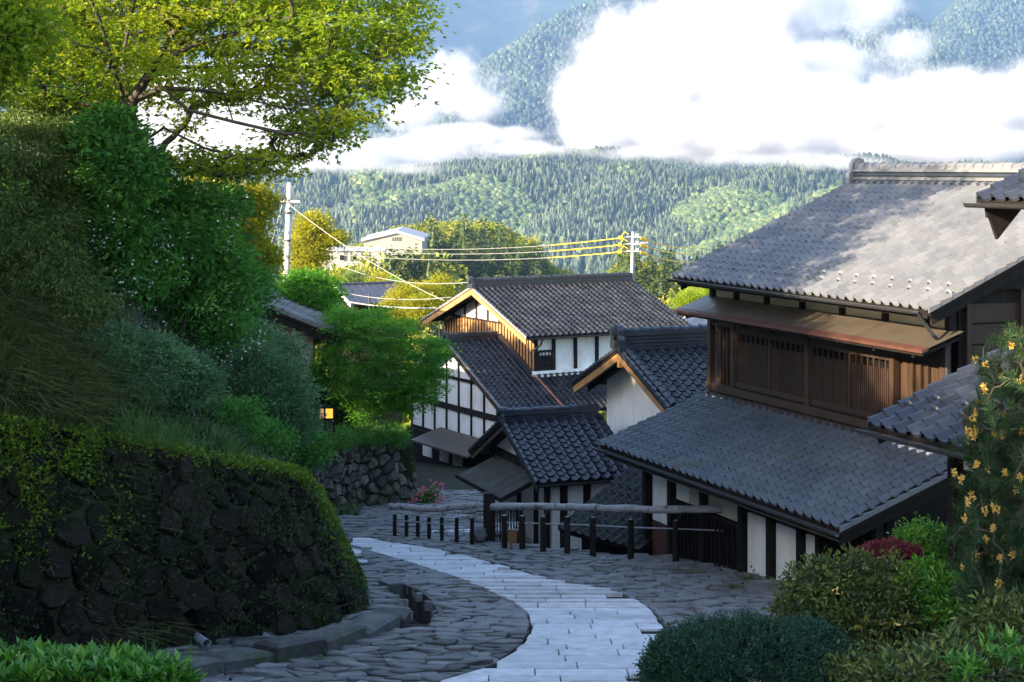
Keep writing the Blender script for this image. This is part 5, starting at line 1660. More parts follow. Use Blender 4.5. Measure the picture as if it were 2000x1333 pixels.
shrub('bush', 'dark bush in front of the white wall corner of the hidden house', [E3(540, 690, 38, .7, .55, .7), E3(470, 670, 36, .8, .7, .8)], 180, 60, .062, 'leaf_grey', 211, crad=.28, zmin=-1)
shrub('small_shrub', 'little round grey-green shrub at the end of the mossy wall', [E3(633, 1015, 34.3, .27, .30, .3)], 110, 62, .03, 'leaf_grey', 212, crad=.10, zmin=-1)

# ---- green maple in the middle and its neighbours
r = np.random.default_rng(301)
b = W(715, 850, 47.5); b[2] = gz(b[0] - .5, b[1]) - .1
cm_ = W(745, 690, 47.2)
cen = []
while len(cen) < 620:
    d = rand_dirs(1, r)[0]; q = d * r.uniform(.35, 1) ** .5
    p = np.array([q[0] * 1.9, q[1] * 1.7, q[2] * 2.0])
    if p[2] < -1.9 + .30 * abs(p[0] - .2): continue
    if p[2] > 1.25 - .55 * max(0.0, p[0]) - .2 * max(0.0, -p[0] - .8): continue
    cen.append(cm_ + p + np.array([.12 * math.sin(p[2] * 5), 0, .16 * math.sin(p[0] * 4)]))
cen = np.array(cen)
tree('maple_tree', 'rounded bright green maple with layered foliage in front of the half-timbered wall', 'tree',
     [[b, b + (0.05, 0, .5), cm_ + (0, 0, -.8)], [b + (.05, 0, .5), cm_ + (.8, -.2, -.2), cm_ + (1.3, -.3, .1)], [b + (.05, 0, .5), cm_ + (-.8, .2, -.2), cm_ + (-1.2, .2, .3)], [cm_ + (0, 0, -.8), cm_ + (.1, 0, .4)], [cm_ + (0, 0, -.8), cm_ + (.6, .6, .2)]],
     cen, r, .30, 56, .066, 'leaf_maple', rmax=.12, tip=.004, flat=.28, star=3, width=.45, up=.7, droop=.1)
r = np.random.default_rng(302)
b = W(610, 700, 50); b[2] = gz(b[0], b[1]) - .1
cm_ = W(620, 575, 50)
cen = np.concatenate([ell_points(r, 240, cm_ + (-.3, 0, 0), (1.15, 1.5, .85), .3, -.8), ell_points(r, 90, cm_ + (-.8, 0, -.5), (.9, 1, .7), .3, -.8), ell_points(r, 110, W(628, 640, 49.5), (.6, 1, .55), .3, -.8)])
tree('maple_tree', 'lighter green maple behind the grey roof edge, left of the rounded one', 'tree', [[b, (b + cm_) / 2, cm_ + (0, 0, -.3)], [(b + cm_) / 2, cm_ + (.8, 0, .1)], [(b + cm_) / 2, cm_ + (-.8, 0, .1)]], cen, r, .32, 58, .07, 'leaf_maple', rmax=.1, tip=.004, flat=.35, star=3, width=.45, up=.6)
r = np.random.default_rng(303)
b = W(455, 620, 38); b[2] = gz(b[0], b[1]) - .1
cm_ = W(440, 455, 38)
cen = np.concatenate([ell_points(r, 320, cm_, (1.0, 1.3, 1.15), .25, -.9), ell_points(r, 90, W(495, 395, 38.5), (.4, .8, .4), .3, -.9), ell_points(r, 140, W(400, 385, 37.5), (.7, .9, .5), .3, -.9), ell_points(r, 140, W(495, 510, 39), (.45, .7, .6), .3, -.9)])
tree('broadleaf_tree', 'dense tree with yellow-tipped leaves left of the near concrete pole', 'tree', [[b, (b + cm_) / 2, cm_ + (0, 0, .2)], [(b + cm_) / 2, cm_ + (.7, 0, .4)], [(b + cm_) / 2, cm_ + (-.7, 0, .3)]], cen, r, .34, 60, .07, 'leaf_gold', rmax=.1, tip=.004, flat=.4, star=3, width=.45)
r = np.random.default_rng(304)
b = W(600, 640, 86); b[2] = gz(b[0], b[1]) - .1
cen = np.concatenate([ell_points(r, 230, W(600, 490, 86), (1.0, 1.2, 1.5), .2, -.9), ell_points(r, 110, W(612, 440, 86), (.8, .8, .7), .2, -.9), ell_points(r, 90, W(650, 465, 86), (.5, .6, .3), .2, -.9)])
tree('broadleaf_tree', 'yellow-green tree directly behind the near concrete pole', 'tree', [[b, W(605, 500, 86)], [W(605, 500, 86), W(607, 430, 86)]], cen, r, .5, 44, .12, 'leaf_gold', rmax=.12, tip=.006, flat=.5, width=.6)
# yellow bamboo and light trees behind the inn
for k, (px, py, d, rx, rz, lab, mt, n) in enumerate((
        (808, 592, 92, 1.9, 1.25, 'feathery yellow bamboo clump left of the golden gable', 'leaf_gold', 260),
        (858, 575, 96, .75, 1.2, 'tall plume of yellow bamboo touching the inn roof', 'leaf_gold', 150),
        (745, 560, 110, 1.0, .9, 'bright yellow bush behind the dark sheet roof', 'leaf_gold', 150),
        (772, 575, 105, .45, 1.0, 'dark narrow evergreen beside the dark sheet roof', 'leaf_dark', 110),
        (690, 555, 120, 1.6, .9, 'olive tree in front of the yard wall', 'leaf_olive', 170),
        (825, 600, 88, .9, .6, 'yellow-green bush low behind the bamboo', 'leaf_gold', 120),
        (1350, 590, 105, .9, .7, 'young yellow-green tree under the left tip of the big eave', 'leaf_lime', 150),
        (1390, 585, 108, .7, .8, 'second yellow-green tree against the post of the big house', 'leaf_lime', 130),
        (640, 560, 112, 1.2, .8, 'low yellow trees below the low white building', 'leaf_gold', 150))):
    r = np.random.default_rng(320 + k)
    c = W(px, py, d); b = c.copy(); b[2] = min(gz(c[0], c[1]), c[2] - rz) if d < 118 else float(valley_z(np.array([c[0]]), np.array([c[1]]))[0])
    cen = ell_points(r, n, c, (rx, rx, rz), .2, -1)
    tree('light_tree' if k not in (0, 1) else 'bamboo_clump', lab, 'bamboo' if k in (0, 1) else 'tree', [[b, (b + c) / 2, c]] + [[(b + c) / 2, c + np.array([rx * s, 0, rz * .4])] for s in (-.5, .5)], cen, r, .42, 60, .13 if k not in (0, 1) else .16, mt, rmax=.07, tip=.004, flat=.7, width=.5 if k not in (0, 1) else .26, droop=.4 if k in (0, 1) else 0)

# ---- ivy and moss under the maple, pink flowers by the road
shrub('ivy_mound', 'dark green ivy hanging over the rough stone wall under the maple', [E3(700, 855, 46.3, .85, .32, .5), E3(765, 850, 47.0, .45, .40, .5), E3(655, 860, 45, .5, .3, .4)], 240, 56, .055, 'leaf_dark', 401, crad=.2, zmin=-.7, cat='ivy')
shrub('fern_patch', 'mossy growth down the right corner of the rough stone wall', [E3(790, 905, 47.4, .25, .6, .4)], 130, 50, .05, 'moss_dark', 402, crad=.14, zmin=-1, cat='moss')
t, c, r = shrub('flower_plant', 'small plant with pink flowers at the corner of the rough stone wall', [E3(828, 975, 46.5, .28, .22, .25), E3(845, 962, 46.5, .15, .18, .15)], 60, 30, .06, 'leaf_glossy', 403, crad=.12, zmin=-.9, cat='plant')
blossoms(t, c[c[:, 2] > np.median(c[:, 2]) - .1], r, 110, 'pink', .042, spread=.06)


# ---- grass
def grass(name, pts, h, r, mat, lean=None, w=.012, segs=3, bow=.5, parent=None, vary=.4, kind='stuff', tone=.5):
    n = len(pts)
    H = h * r.uniform(1 - vary, 1 + vary, n)
    az = r.uniform(0, 2 * math.pi, n)
    dr = np.stack([np.cos(az), np.sin(az), np.zeros(n)], -1)
    if lean is not None: dr = unit(dr * .6 + np.asarray(lean))
    dr[:, 2] = 0
    sd = np.stack([-dr[:, 1], dr[:, 0], np.zeros(n)], -1)
    vs = []
    b = r.uniform(.3, 1.2, n) * bow
    for k in range(segs + 1):
        t = k / segs
        c = pts + dr * (b * H * t * t)[:, None] + np.array([0, 0, 1.0]) * (H * (t - .45 * b * t * t))[:, None]
        ww = w * (1 - t) ** .7 if k < segs else 0
        vs += [c - sd * ww / 2, c + sd * ww / 2] if k < segs else [c]
    V = np.stack(vs, 1); m = V.shape[1]
    k0 = np.arange(n)[:, None] * m
    tri = []
    for k in range(segs - 1): tri += [[2 * k, 2 * k + 1, 2 * k + 3], [2 * k, 2 * k + 3, 2 * k + 2]]
    tri.append([2 * segs - 2, 2 * segs - 1, 2 * segs])
    f = np.concatenate([k0 + np.array([q]) for q in tri], 0)
    o = mesh(name, V.reshape(-1, 3), f, MT[mat], parent, rnd=np.clip(np.tile(r.normal(tone, .25, n), len(tri)), 0, 1))
    if kind: tag(o, kind=kind)
    return o


def on_bank(px0, px1, d0, d1, n, r, px_d=None):
    d = r.uniform(d0, d1, n); px = r.uniform(px0, px1, n)
    x = (px - CX) / F * d
    return np.stack([x, d, ground_z(x, d)], -1)


r = np.random.default_rng(501)
def wall_top(n, u0, u1, back, r):
    u = r.uniform(u0, u1, n) * w_L
    p = w_at(u, np.ones(n)); nn = w_n(u, np.full(n, .9)); nn[:, 2] = 0; nn = unit(nn)
    b = r.uniform(.0, 1, n) * back
    q = p - nn * b[:, None]
    q[:, 2] = np.where(b > .35, ground_z(q[:, 0], q[:, 1]), p[:, 2] + .02)
    return q


tag(grass('grass', wall_top(2600, .28, .75, 1.3, r), .30, r, 'grass', w=.016, bow=.8), 'green grass along the top of the mossy wall', 'grass')
tufts = []
for k, (px, d, n, h, lab) in enumerate(((255, 24.9, 420, .62, 'largest arching grass tuft on top of the mossy wall'), (345, 26.0, 420, .60, 'arching grass tuft above the middle of the mossy wall'), (440, 27.6, 300, .45, 'low grass tuft near the far corner of the mossy wall'), (300, 25.4, 380, .55, 'grass tuft between the two tallest tufts on the wall'))):
    r = np.random.default_rng(510 + k)
    p = W(px, 0, d)
    x, y = p[0] + r.normal(0, .13, n), p[1] + r.normal(0, .13, n)
    pts_ = np.stack([x, y, np.maximum(ground_z(x, y), np.interp(y, XB_Y, XB_Z) - .1)], -1)
    th = thing('grass_tuft', lab, 'grass tuft', tuple(pts_.mean(0)), 'arching grass tufts on the wall top')
    grass('blades', pts_, h, r, 'grass', w=.018, segs=4, bow=1.1, parent=th, tone=.65)
r = np.random.default_rng(520)
sg = on_bank(-60, 200, 23.2, 26.5, 3000, r)
tag(grass('sedge', sg, .80, r, 'sedge', lean=(.9, -.6, 0), w=.030, segs=4, bow=1.5), 'brown drooping sedge on the steep bank', 'sedge')
sg = on_bank(-60, 240, 22.9, 24.6, 1700, r)
tag(grass('bank_grass', sg, .36, r, 'grass', lean=(.4, -.4, 0), w=.016, segs=3, bow=.9), 'green grass behind the wall top at the left', 'grass')
bk = on_bank(150, 640, 25, 37, 6000, r)
tag(grass('undergrowth', bk, .40, r, 'leaf_dark' if False else 'moss_dark', w=.05, segs=2, bow=1.0), 'dark undergrowth between the shrubs on the bank', 'undergrowth')
bk = on_bank(560, 700, 42, 50, 1800, r)
tag(grass('terrace_undergrowth', bk, .3, r, 'moss_dark', w=.06, segs=2, bow=1.0), 'dark undergrowth under the maple', 'undergrowth')
for k, (px, py, h, n, lab) in enumerate(((300, 1292, .42, 26, 'thin grass blades at the wall foot left of the larger drain pipe'), (362, 1297, .30, 30, 'grass blades at the wall foot beside the larger drain pipe'), (455, 1292, .14, 60, 'low weeds at the wall foot between the two drain pipes'))):
    p = on_ground(px, py)
    r = np.random.default_rng(530 + k)
    pts_ = np.stack([p[0] + r.normal(0, .07, n), p[1] + r.normal(0, .05, n), np.full(n, float(road_z(0, np.array(p[1]))))], -1)
    th = thing('weed_tuft', lab, 'weed', tuple(pts_.mean(0)))
    grass('blades', pts_, h, r, 'grass', w=.012, segs=3, bow=.5, parent=th)


# ---- moss on the big wall: cushions along the rim and in streaks
def moss(u0, u1, v0, v1, n, r, mat, size=.045, dens=None, name='moss'):
    u = r.uniform(u0, u1, n) * w_L; v = r.uniform(v0, v1, n)
    if dens is not None:
        k = r.random(n) < dens(u / w_L, v); u, v = u[k], v[k]
    p = w_at(u, v); nn = w_n(u, v)
    p = p + nn * r.uniform(.03, .17, len(u))[:, None]
    ax = unit(nn + .9 * rand_dirs(len(u), r)); up_ = unit(np.array([0, 0, .8]) + .7 * rand_dirs(len(u), r))
    t = np.clip(r.normal(.45, .22, len(u)) + .25 * (v - .5), 0, 1)
    out = []
    for _ in range(2):
        vv, f = leaves(p + r.normal(0, .012, p.shape), unit(ax + .6 * rand_dirs(len(u), r)), up_, size * r.uniform(.6, 1.4, len(u)), .7)
        out.append((vv, f, t))
    return leaf_mesh(name, out, MT[mat], wall_t)


r = np.random.default_rng(601)
def md(u, v):
    rim = smooth(.90, .99, v) * (.45 + .55 * smooth(.3, .5, u))
    corner = smooth(.44, .60, u) * smooth(.10, .75, v + .5 * (u - .5)) * (.15 + .85 * (fbm(u * 60, v * 6, 71) > .52))
    left = (1 - smooth(.17, .24, u)) * smooth(.35, .7, v) * (fbm(u * 50, v * 7, 73) > .46)
    low = smooth(.5, .6, u) * (1 - smooth(.1, .3, v)) * (fbm(u * 70, v * 9, 75) > .6)
    return np.clip(rim + .8 * corner + .75 * left + .5 * low, 0, 1)


moss(0, .98, 0, 1.03, 80000, r, 'moss', .045, md)
moss(0, .98, 0, 1, 32000, r, 'moss_dark', .038, lambda u, v: .25 + .6 * (fbm(u * 40, v * 5, 81) > .5), name='dark_moss')

# ---- foreground plants
def big_leaf_bush(name, label, ells, n, size, mat, seed, cat='shrub', zb=None, width=.42, per=9):
    r = np.random.default_rng(seed)
    cen = np.concatenate([ell_points(r, n, e[0], e[1], .75, -.4, .15) for e in ells])
    th = thing(name, label, cat, tuple(ells[0][0] - np.array([0, 0, ells[0][1][2]])))
    b = ells[0][0] - np.array([0, 0, ells[0][1][2] + .2])
    nodes, par, rad = branch_graph([[b, b + (0, 0, .15)]], cen, r, tip=.003)
    branch_mesh('stems', nodes, par, rad, MT['twig'], th, rmax=.03, sides=5)
    # whorls of upright leaves at each shoot tip
    m = len(cen) * per
    c = np.repeat(cen, per, 0); az = r.uniform(0, 6.283, m); el = r.uniform(.15, 1.25, m)
    ax = np.stack([np.cos(az) * np.cos(el), np.sin(az) * np.cos(el), np.sin(el)], -1)
    nr = unit(np.array([0, 0, 1.0]) - ax * ax[:, 2:3] + .15 * rand_dirs(m, r))
    v, f = leaves(c + ax * .01 + r.normal(0, .02, (m, 3)), ax, nr, size * r.uniform(.6, 1.25, m), width, .08)
    leaf_mesh('foliage', [(v, f, np.clip(r.normal(.4, .2, m) + .35 * np.sin(el) - .1, 0, 1))], MT[mat], th)
    return th, cen, r


big_leaf_bush('glossy_shrub', 'bright glossy-leaved shrub in the bottom left corner', [E3(60, 1320, 13.0, .45, .17, .30), E3(210, 1325, 12.8, .40, .17, .30), E3(320, 1345, 12.6, .22, .17, .25), E3(-60, 1310, 13.2, .35, .2, .3), E3(140, 1335, 12.3, .5, .15, .25)], 130, .105, 'leaf_glossy', 701)
t, c, r = shrub('azalea_bush', 'large clipped round bush with dull green and yellowish leaves on the right', [E3(1690, 1225, 18.6, .93, .78, .8), E3(1600, 1190, 18.4, .45, .5, .5), E3(1780, 1250, 18.8, .5, .6, .6)], 560, 46, .072, 'leaf_azalea', 702, crad=.13, width=.4, shell=.8, zmin=-.9, zfix=-6.0, noise=.12)
r = np.random.default_rng(7021)
top = c[c[:, 2] > np.percentile(c[:, 2], 35)]
k = r.integers(0, len(top), 900)
ax = unit(np.array([0, 0, 1.0]) + .35 * rand_dirs(900, r)); pp = top[k] + r.normal(0, .06, (900, 3)) + unit(top[k] - W(1690, 1225, 18.6)) * .06
lv = []
for q in range(3):
    v, f = leaves(pp, unit(ax + .35 * rand_dirs(900, r)), rand_dirs(900, r), .062 * r.uniform(.7, 1.2, 900), .38)
    lv.append((v, f, np.clip(r.normal(.8, .12, 900), 0, 1)))
leaf_mesh('new_shoots', lv, MT['leaf_azalea'], t)
kk = r.integers(0, len(c), 16)
v, f = leaves(np.repeat(c[kk], 3, 0) + r.normal(0, .03, (48, 3)) + np.array([0, -.12, 0]), rand_dirs(48, r), rand_dirs(48, r), .075, .45)
leaf_mesh('yellow_leaves', [(v, f, r.uniform(.2, .9, 48))], MT['cone'], t)


def juniper(label, ells, n, seed, zb):
    r = np.random.default_rng(seed)
    cen = np.concatenate([ell_points(r, n, e[0], e[1], .8, -.3, .12) for e in ells])
    th = thing('juniper_bush', label, 'shrub', (*ells[0][0][:2], zb))
    b = np.array([*ells[0][0][:2], zb])
    k = r.permutation(len(cen))[:200]
    nodes, par, rad = branch_graph([[b, b + (0, 0, .3)]], cen[k], r, tip=.003)
    branch_mesh('stems', nodes, par, rad, MT['twig'], th, rmax=.04, sides=5)
    out = []
    per = 9
    m = len(cen) * per
    c = np.repeat(cen, per, 0)
    o = unit(np.repeat(cen - np.mean([e[0] for e in ells], 0), per, 0) * (1, 1, 1.2))
    sp = unit(o + np.array([0, 0, .5]) + .9 * rand_dirs(m, r))
    L = .13 * r.uniform(.6, 1.3, m); tone = np.clip(r.normal(.4, .22, m), 0, 1)
    for i in range(7):                                  # feathery sprays: short scale leaves along each twig
        q = c + sp * (L * i / 6)[:, None]
        ax = unit(sp * .8 + .8 * rand_dirs(m, r))
        v, f = leaves(q, ax, rand_dirs(m, r), .034 * r.uniform(.7, 1.2, m), .42)
        out.append((v, f, np.clip(tone + .05 * i, 0, 1)))
    leaf_mesh('foliage', out, MT['leaf_juniper'], th)


juniper('low spreading blue-green juniper at the bottom of the picture, right of the path', [E3(1440, 1310, 15.8, .80, .42, .7), E3(1360, 1320, 15.4, .45, .32, .5), E3(1560, 1300, 16.2, .45, .35, .5)], 560, 710, -6.0)
shrub('red_maple', 'low dark red dwarf maple between the round bush and the light green shrub', [E3(1738, 1092, 20.5, .34, .20, .35)], 150, 70, .045, 'leaf_red', 711, crad=.12, flat=.4, star=3, width=.3, zmin=-.5, zfix=-6.0, droop=.3)
shrub('leafy_shrub', 'fresh light green shrub left of the pine, below the big roof', [E3(1815, 1070, 21.0, .36, .30, .4), E3(1850, 1110, 20.8, .3, .3, .4), E3(1780, 1055, 21.2, .16, .16, .2)], 190, 60, .05, 'leaf_glossy', 712, crad=.13, width=.5, zmin=-1, zfix=-6.0)
shrub('leafy_shrub', 'light green arching leaves between the red maple and the pine', [E3(1820, 1150, 18.3, .32, .25, .3), E3(1870, 1180, 18.0, .25, .3, .3)], 120, 50, .07, 'leaf_glossy', 713, crad=.14, width=.42, zmin=-1, zfix=-6.0)
shrub('groundcover_shrub', 'mixed low plants at the bottom right corner', [E3(1890, 1300, 15.8, .5, .25, .5), E3(1965, 1225, 16.2, .35, .25, .4), E3(1800, 1330, 15.2, .5, .18, .4)], 190, 40, .085, 'leaf_azalea', 714, crad=.17, width=.45, zmin=-.8, zfix=-6.2)
big_leaf_bush('broad_leaved_plant', 'plant with long bright leaves at the bottom right edge', [E3(1965, 1280, 14.2, .22, .12, .25), E3(1880, 1318, 14.0, .16, .10, .2)], 16, .13, 'leaf_glossy', 715, cat='plant', width=.3)
shrub('groundcover_shrub', 'dark leafy plants filling the bed under the round bush', [E3(1700, 1335, 15.8, .7, .22, .5), E3(1620, 1345, 15.6, .4, .2, .4)], 200, 40, .055, 'leaf_azalea', 716, crad=.16, zmin=-.8, zfix=-6.2)
blade = thing('sword_plant', 'plant with broad sword-shaped blue-green leaves left of the round bush', 'plant', tuple(W(1540, 1150, 20.5)))
r = np.random.default_rng(717)
q = W(1548, 1165, 20.5)
grass('blades', np.repeat(q[None], 9, 0) + r.normal(0, .03, (9, 3)), .42, r, 'leaf_juniper', lean=(-.7, -.2, 0), w=.05, segs=4, bow=1.0, parent=blade, tone=.9)

# ---- pine at the right edge, with candles and yellow male flowers
r = np.random.default_rng(720)
base = W(1975, 1330, 17.2); base[2] = -6.2
tr = [[base, W(1965, 1150, 17.3), W(1985, 950, 17.4), W(1975, 800, 17.4), W(1990, 660, 17.4)]]
tips = []
for py0, py1, x0, x1, n in ((640, 700, 1935, 2060, 20), (700, 860, 1895, 2080, 95), (860, 1010, 1875, 2080, 120), (1000, 1170, 1862, 2080, 150), (1160, 1230, 1900, 2080, 40)):
    for _ in range(n): tips.append(W(r.uniform(x0, x1) + (20 if r.random() < .5 else 0), r.uniform(py0, py1), 17.3 + r.normal(0, .45)))
tips = np.array(tips)
pine = thing('pine_tree', 'dark pine with yellow flower clusters at the right edge', 'tree', tuple(base))
nodes, par, rad = branch_graph(tr, tips, r, tip=.008, droop=.03)
branch_mesh('trunk', nodes, par, rad, MT['bark'], pine, rmax=.11)
per = 150
m = len(tips) * per
d0 = unit(np.array([-.35, -.25, .6]) + .7 * rand_dirs(len(tips), r))
along = r.uniform(-.30, .03, m)
pos = np.repeat(tips, per, 0) + np.repeat(d0, per, 0) * along[:, None]
ax = unit(np.repeat(d0, per, 0) * .75 + .8 * rand_dirs(m, r))
v, f = leaves(pos, ax, rand_dirs(m, r), .115 * r.uniform(.7, 1.2, m), .06, .02)
leaf_mesh('needles', [(v, f, np.clip(r.normal(.4, .22, m), 0, 1))], MT['needle'], pine)
fl = r.permutation(len(tips))[:150]
for k in fl:
    p, d = tips[k] + unit(d0[k] + np.array([-.2, -.6, .3])) * .09, unit(d0[k] * .5 + np.array([0, 0, 1.0]))
    q = 34
    ax = unit(d * .25 + rand_dirs(q, r)); s = r.uniform(0, .055, q)
    v, f = leaves(p + d * s[:, None], ax, rand_dirs(q, r), .042 * r.uniform(.7, 1.2, q), .42)
    o = leaf_mesh('flower_cluster', [(v, f, r.uniform(.0, 1, q))], MT['cone'], pine)
    if r.random() < .35: MB().tube([p, p + d * .10 + r.normal(0, .01, 3), p + d * .2], [.012, .011, .006], 6).build('candle', MT['needle'], pine)
rock = tag(mesh('garden_rock', *(lambda s: (s[0] * np.array([.42, .3, .34]) + W(1925, 845, 17.9), s[1]))(lump(91, 2, 1.0)), MT['pale_stone']), 'grey garden rock half hidden in the pine', 'rock')

# ---- evergreens added out of sight on the left to shade road, roofs and walls
r = np.random.default_rng(860)
ev_c = np.concatenate([ell_points(r, 300, (0, 0, .60), (.30, .30, .40), .35, -1, .25), ell_points(r, 60, (.12, .1, .80), (.18, .18, .18), .3, -1)])
ev_parts = clumps(ev_c, .075, 26, .034, r, flat=.7, width=.55)
ev_proto = None
for k, (x, y, top) in enumerate([(-13.5 - 1.6 * (j % 3), -9 + 2.3 * j, 6.8 if j < 9 else 6.2) for j in range(12)] + [(-14.2 - 1.7 * (j % 3), 18.5 + 2.7 * j, 3.7) for j in range(7)] + [(-15.2, 16, 4.3), (-14.4, 18.2, 4.3), (-16.2, 20, 4.3), (-14.0, 20.6, 3.8), (-15.0, 17.2, 6.6), (-14.2, 19.0, 6.4), (-16.8, 15.6, 6.6), (-16.6, 36.6, 2.7), (-18.6, 38.2, 3.0)] +
                               [(-17.5, 39.5, 2.6), (-18.6, 44, 1.2), (-19, 49, .6), (-15, 55, -3.2), (-14.5, 58.5, -3.2), (-14, 62, -3.2), (-13.5, 66, -3.6), (-19.5, 20, 5.0), (-20, 28, 5.0)]):
    z = min(gz(x, y), 1.4)
    h = max(2.6, top - z); w = 6.6 / h * (1 if y < 52 else .8)
    th = thing('shade_evergreen', 'dark evergreen added out of sight on the left to shade road and houses', 'tree', (x, y, z), 'evergreens added for shade')
    th.rotation_euler[2] = k * 2.1; th.scale = (h * w, h * w, h)
    if ev_proto is None:
        ev_proto = (leaf_mesh('crown', ev_parts, MT['leaf_dark'], th, local=True), MB().tube([(0, 0, -.05), (.01, 0, .4), (0, 0, .9)], [.028, .02, .006], 8).build('trunk', MT['bark'], th, local=True))
    else:
        for o in ev_proto: copy_of(o, th, local=True)

# ---------------------------------------------------------------- log fences
def fence(name, label, posts, rail_pts, rail_r, wires, loc, brackets=()):
    th = thing(name, label, 'fence', loc)
    for p, h, w in posts:
        g = float(ground_z(np.array([p[0]]), np.array([p[1]]))[0]) if False else float(road_z(0, np.array(p[1])))
        m = MB(); ang = .3
        hw = w / 2
        ring = [(math.cos(a) * hw, math.sin(a) * hw) for a in np.linspace(0, 6.283, 9)[:-1]]
        n = len(ring)
        lev = ((-.3, 1.0), (h - .02, 1.0), (h, .8))
        for z, k in lev: m.v += [(p[0] + x * k, p[1] + y * k, g + z) for x, y in ring]
        m.f += [[r_ * n + j, r_ * n + (j + 1) % n, (r_ + 1) * n + (j + 1) % n, (r_ + 1) * n + j] for r_ in range(2) for j in range(n)] + [list(range(2 * n, 3 * n))]
        m.build('post', MT['wood_dark'], th, smooth=False)
        MB().tube([(p[0], p[1], g + h), (p[0], p[1], g + h + .004)], w * .3, 8).build('post_cap', MT['concrete'], th)
    pts = []
    for a, b in zip(rail_pts[:-1], rail_pts[1:]):
        for k in range(6): pts.append(a + (b - a) * k / 6)
    pts.append(rail_pts[-1])
    rr = np.random.default_rng(len(posts))
    pts = [q + rr.normal(0, .006, 3) for q in pts]
    MB().tube(pts, [rail_r * (1 + .05 * rr.normal()) for _ in pts], 14).build('rail', MT['rail'], th, smooth=True)
    for a, b in wires: MB().tube([a, b], .014, 6).build('wire', MT['pvc'], th)
    for a, b in brackets:
        a = np.array(a); b = np.array(b)
        mid = (a + b) / 2 + np.array([.09, 0, 0])
        MB().tube([a, mid, b], .010, 5).build('bracket', MT['iron'], th)
    return th


PX = [(985, 1074, .70), (1020, 1077, .72), (1061, 1081, .74), (1108, 1085, .77), (1158, 1089, .79), (1232, 1095, .80), (1320, 1098, .80), (1420, 1109, .86)]
posts = []
for px, py, h in PX:
    p = on_ground(px, py); posts.append((p, h, .125 if px < 1400 else .135))
ra = [W(962, 990, 35.6), W(1060, 990, 34.8), W(1180, 993, 33.7), W(1300, 996, 32.8), W(1420, 995, 32.0), W(1488, 995, 31.6)]
wires = []
for (p, h, w), (p2, h2, w2) in zip(posts[:-1], posts[1:]):
    wires.append(((p[0], p[1], float(road_z(0, np.array(p[1]))) + h * .80), (p2[0], p2[1], float(road_z(0, np.array(p2[1]))) + h2 * .80)))
br = []
for (p, h, w), k in zip(posts, range(8)):
    top = np.array([p[0], p[1], float(road_z(0, np.array(p[1]))) + h]); i = int(np.argmin([abs((q[0] - top[0])) for q in ra]))
    z = np.interp(top[0], [q[0] for q in ra], [q[2] for q in ra]); yv = np.interp(top[0], [q[0] for q in ra], [q[1] for q in ra])
    br.append((top, (top[0], yv, z)))
fence('log_fence', 'long fence of black posts under a thick grey log rail beside the path', posts, ra, .074, wires, (1.5, 34, -7.8), br)
PX = [(771, 1049, .50), (794, 1050, .50), (816, 1052, .50), (838, 1055, .50), (863, 1059, .53), (892, 1063, .56), (922, 1066, .58)]
posts = [(on_ground(px, py), h, .085) for px, py, h in PX]
ra = [W(761, 989, 37.3), W(820, 993, 36.9), W(860, 995, 36.6), W(900, 990, 36.3), W(937, 986, 36.0)]
br = []
for (p, h, w) in posts[4:]:
    top = np.array([p[0], p[1], float(road_z(0, np.array(p[1]))) + h])
    br.append((top, (top[0] - .05, top[1], np.interp(top[0], [q[0] for q in ra], [q[2] for q in ra]))))
wires = [((posts[0][0][0], posts[0][0][1], float(road_z(0, np.array(posts[0][0][1]))) + .36), (posts[-1][0][0], posts[-1][0][1], float(road_z(0, np.array(posts[-1][0][1]))) + .40))]
fence('log_fence', 'short fence of seven thin black posts under a slightly bent log', posts, ra, .068, wires, (-1.7, 36.7, -8), br)

# ---- slatted bamboo screen with a thick gate post, sign box on a stake
sc_t = thing('slat_screen', 'dark slatted screen and thick black post where the two log fences meet', 'screen', (-.2, 36, -8))
p0, p1 = W(966, 1060, 36.0), W(1020, 1075, 35.3)
g0 = float(road_z(0, np.array(36.1)))
pp = on_ground(954, 1060)
MB().beam((pp[0], pp[1] + .15, g0 - .3), (pp[0], pp[1] + .15, g0 + 1.02), .22, .2, up=(0, 1, 0)).build('gate_post', MT['wood_dark'], sc_t)
for k in range(11):
    t = k / 10
    x, y = p0[0] + (p1[0] - p0[0]) * t, 36.15 - .35 * t
    MB().tube([(x, y, g0 - .2), (x, y, g0 + .80)], .022, 6).build('slat', MT['wood_grey'] if k % 2 else MT['wood_dark'], sc_t)
for z in (.15, .72): MB().beam((p0[0], 36.19, g0 + z), (p1[0], 35.84, g0 + z), .03, .05).build('rail', MT['wood_dark'], sc_t)
sg = thing('sign_box', 'small golden-brown wooden notice box on a stake in front of the slatted screen', 'sign', (0, 35, -7.9))
q = on_ground(1001, 1077); g0 = float(road_z(0, np.array(q[1])))
MT['sign_wood'] = material('sign_wood', (.12, .055, .018), (.17, .08, .026), scale=6, rough=.6, bump=.1, bscale=30)
MB().beam((q[0] - .03, q[1], g0 - .1), (q[0] - .03, q[1], g0 + .2), .05, .05, up=(0, 1, 0)).build('stake', MT['sign_wood'], sg)
MB().beam((q[0] - .09, q[1], g0 + .30), (q[0] + .09, q[1], g0 + .30), .07, .24).build('board', MT['sign_wood'], sg)
MB().beam((q[0] - .11, q[1], g0 + .43), (q[0] + .11, q[1], g0 + .43), .10, .025).build('cap', MT['sign_wood'], sg)
bk = thing('round_stone', 'small dark boulder by the thick post at the end of the short fence', 'stone', tuple(W(928, 1052, 36.3)))
v, f = lump(55, 2, 1.0)
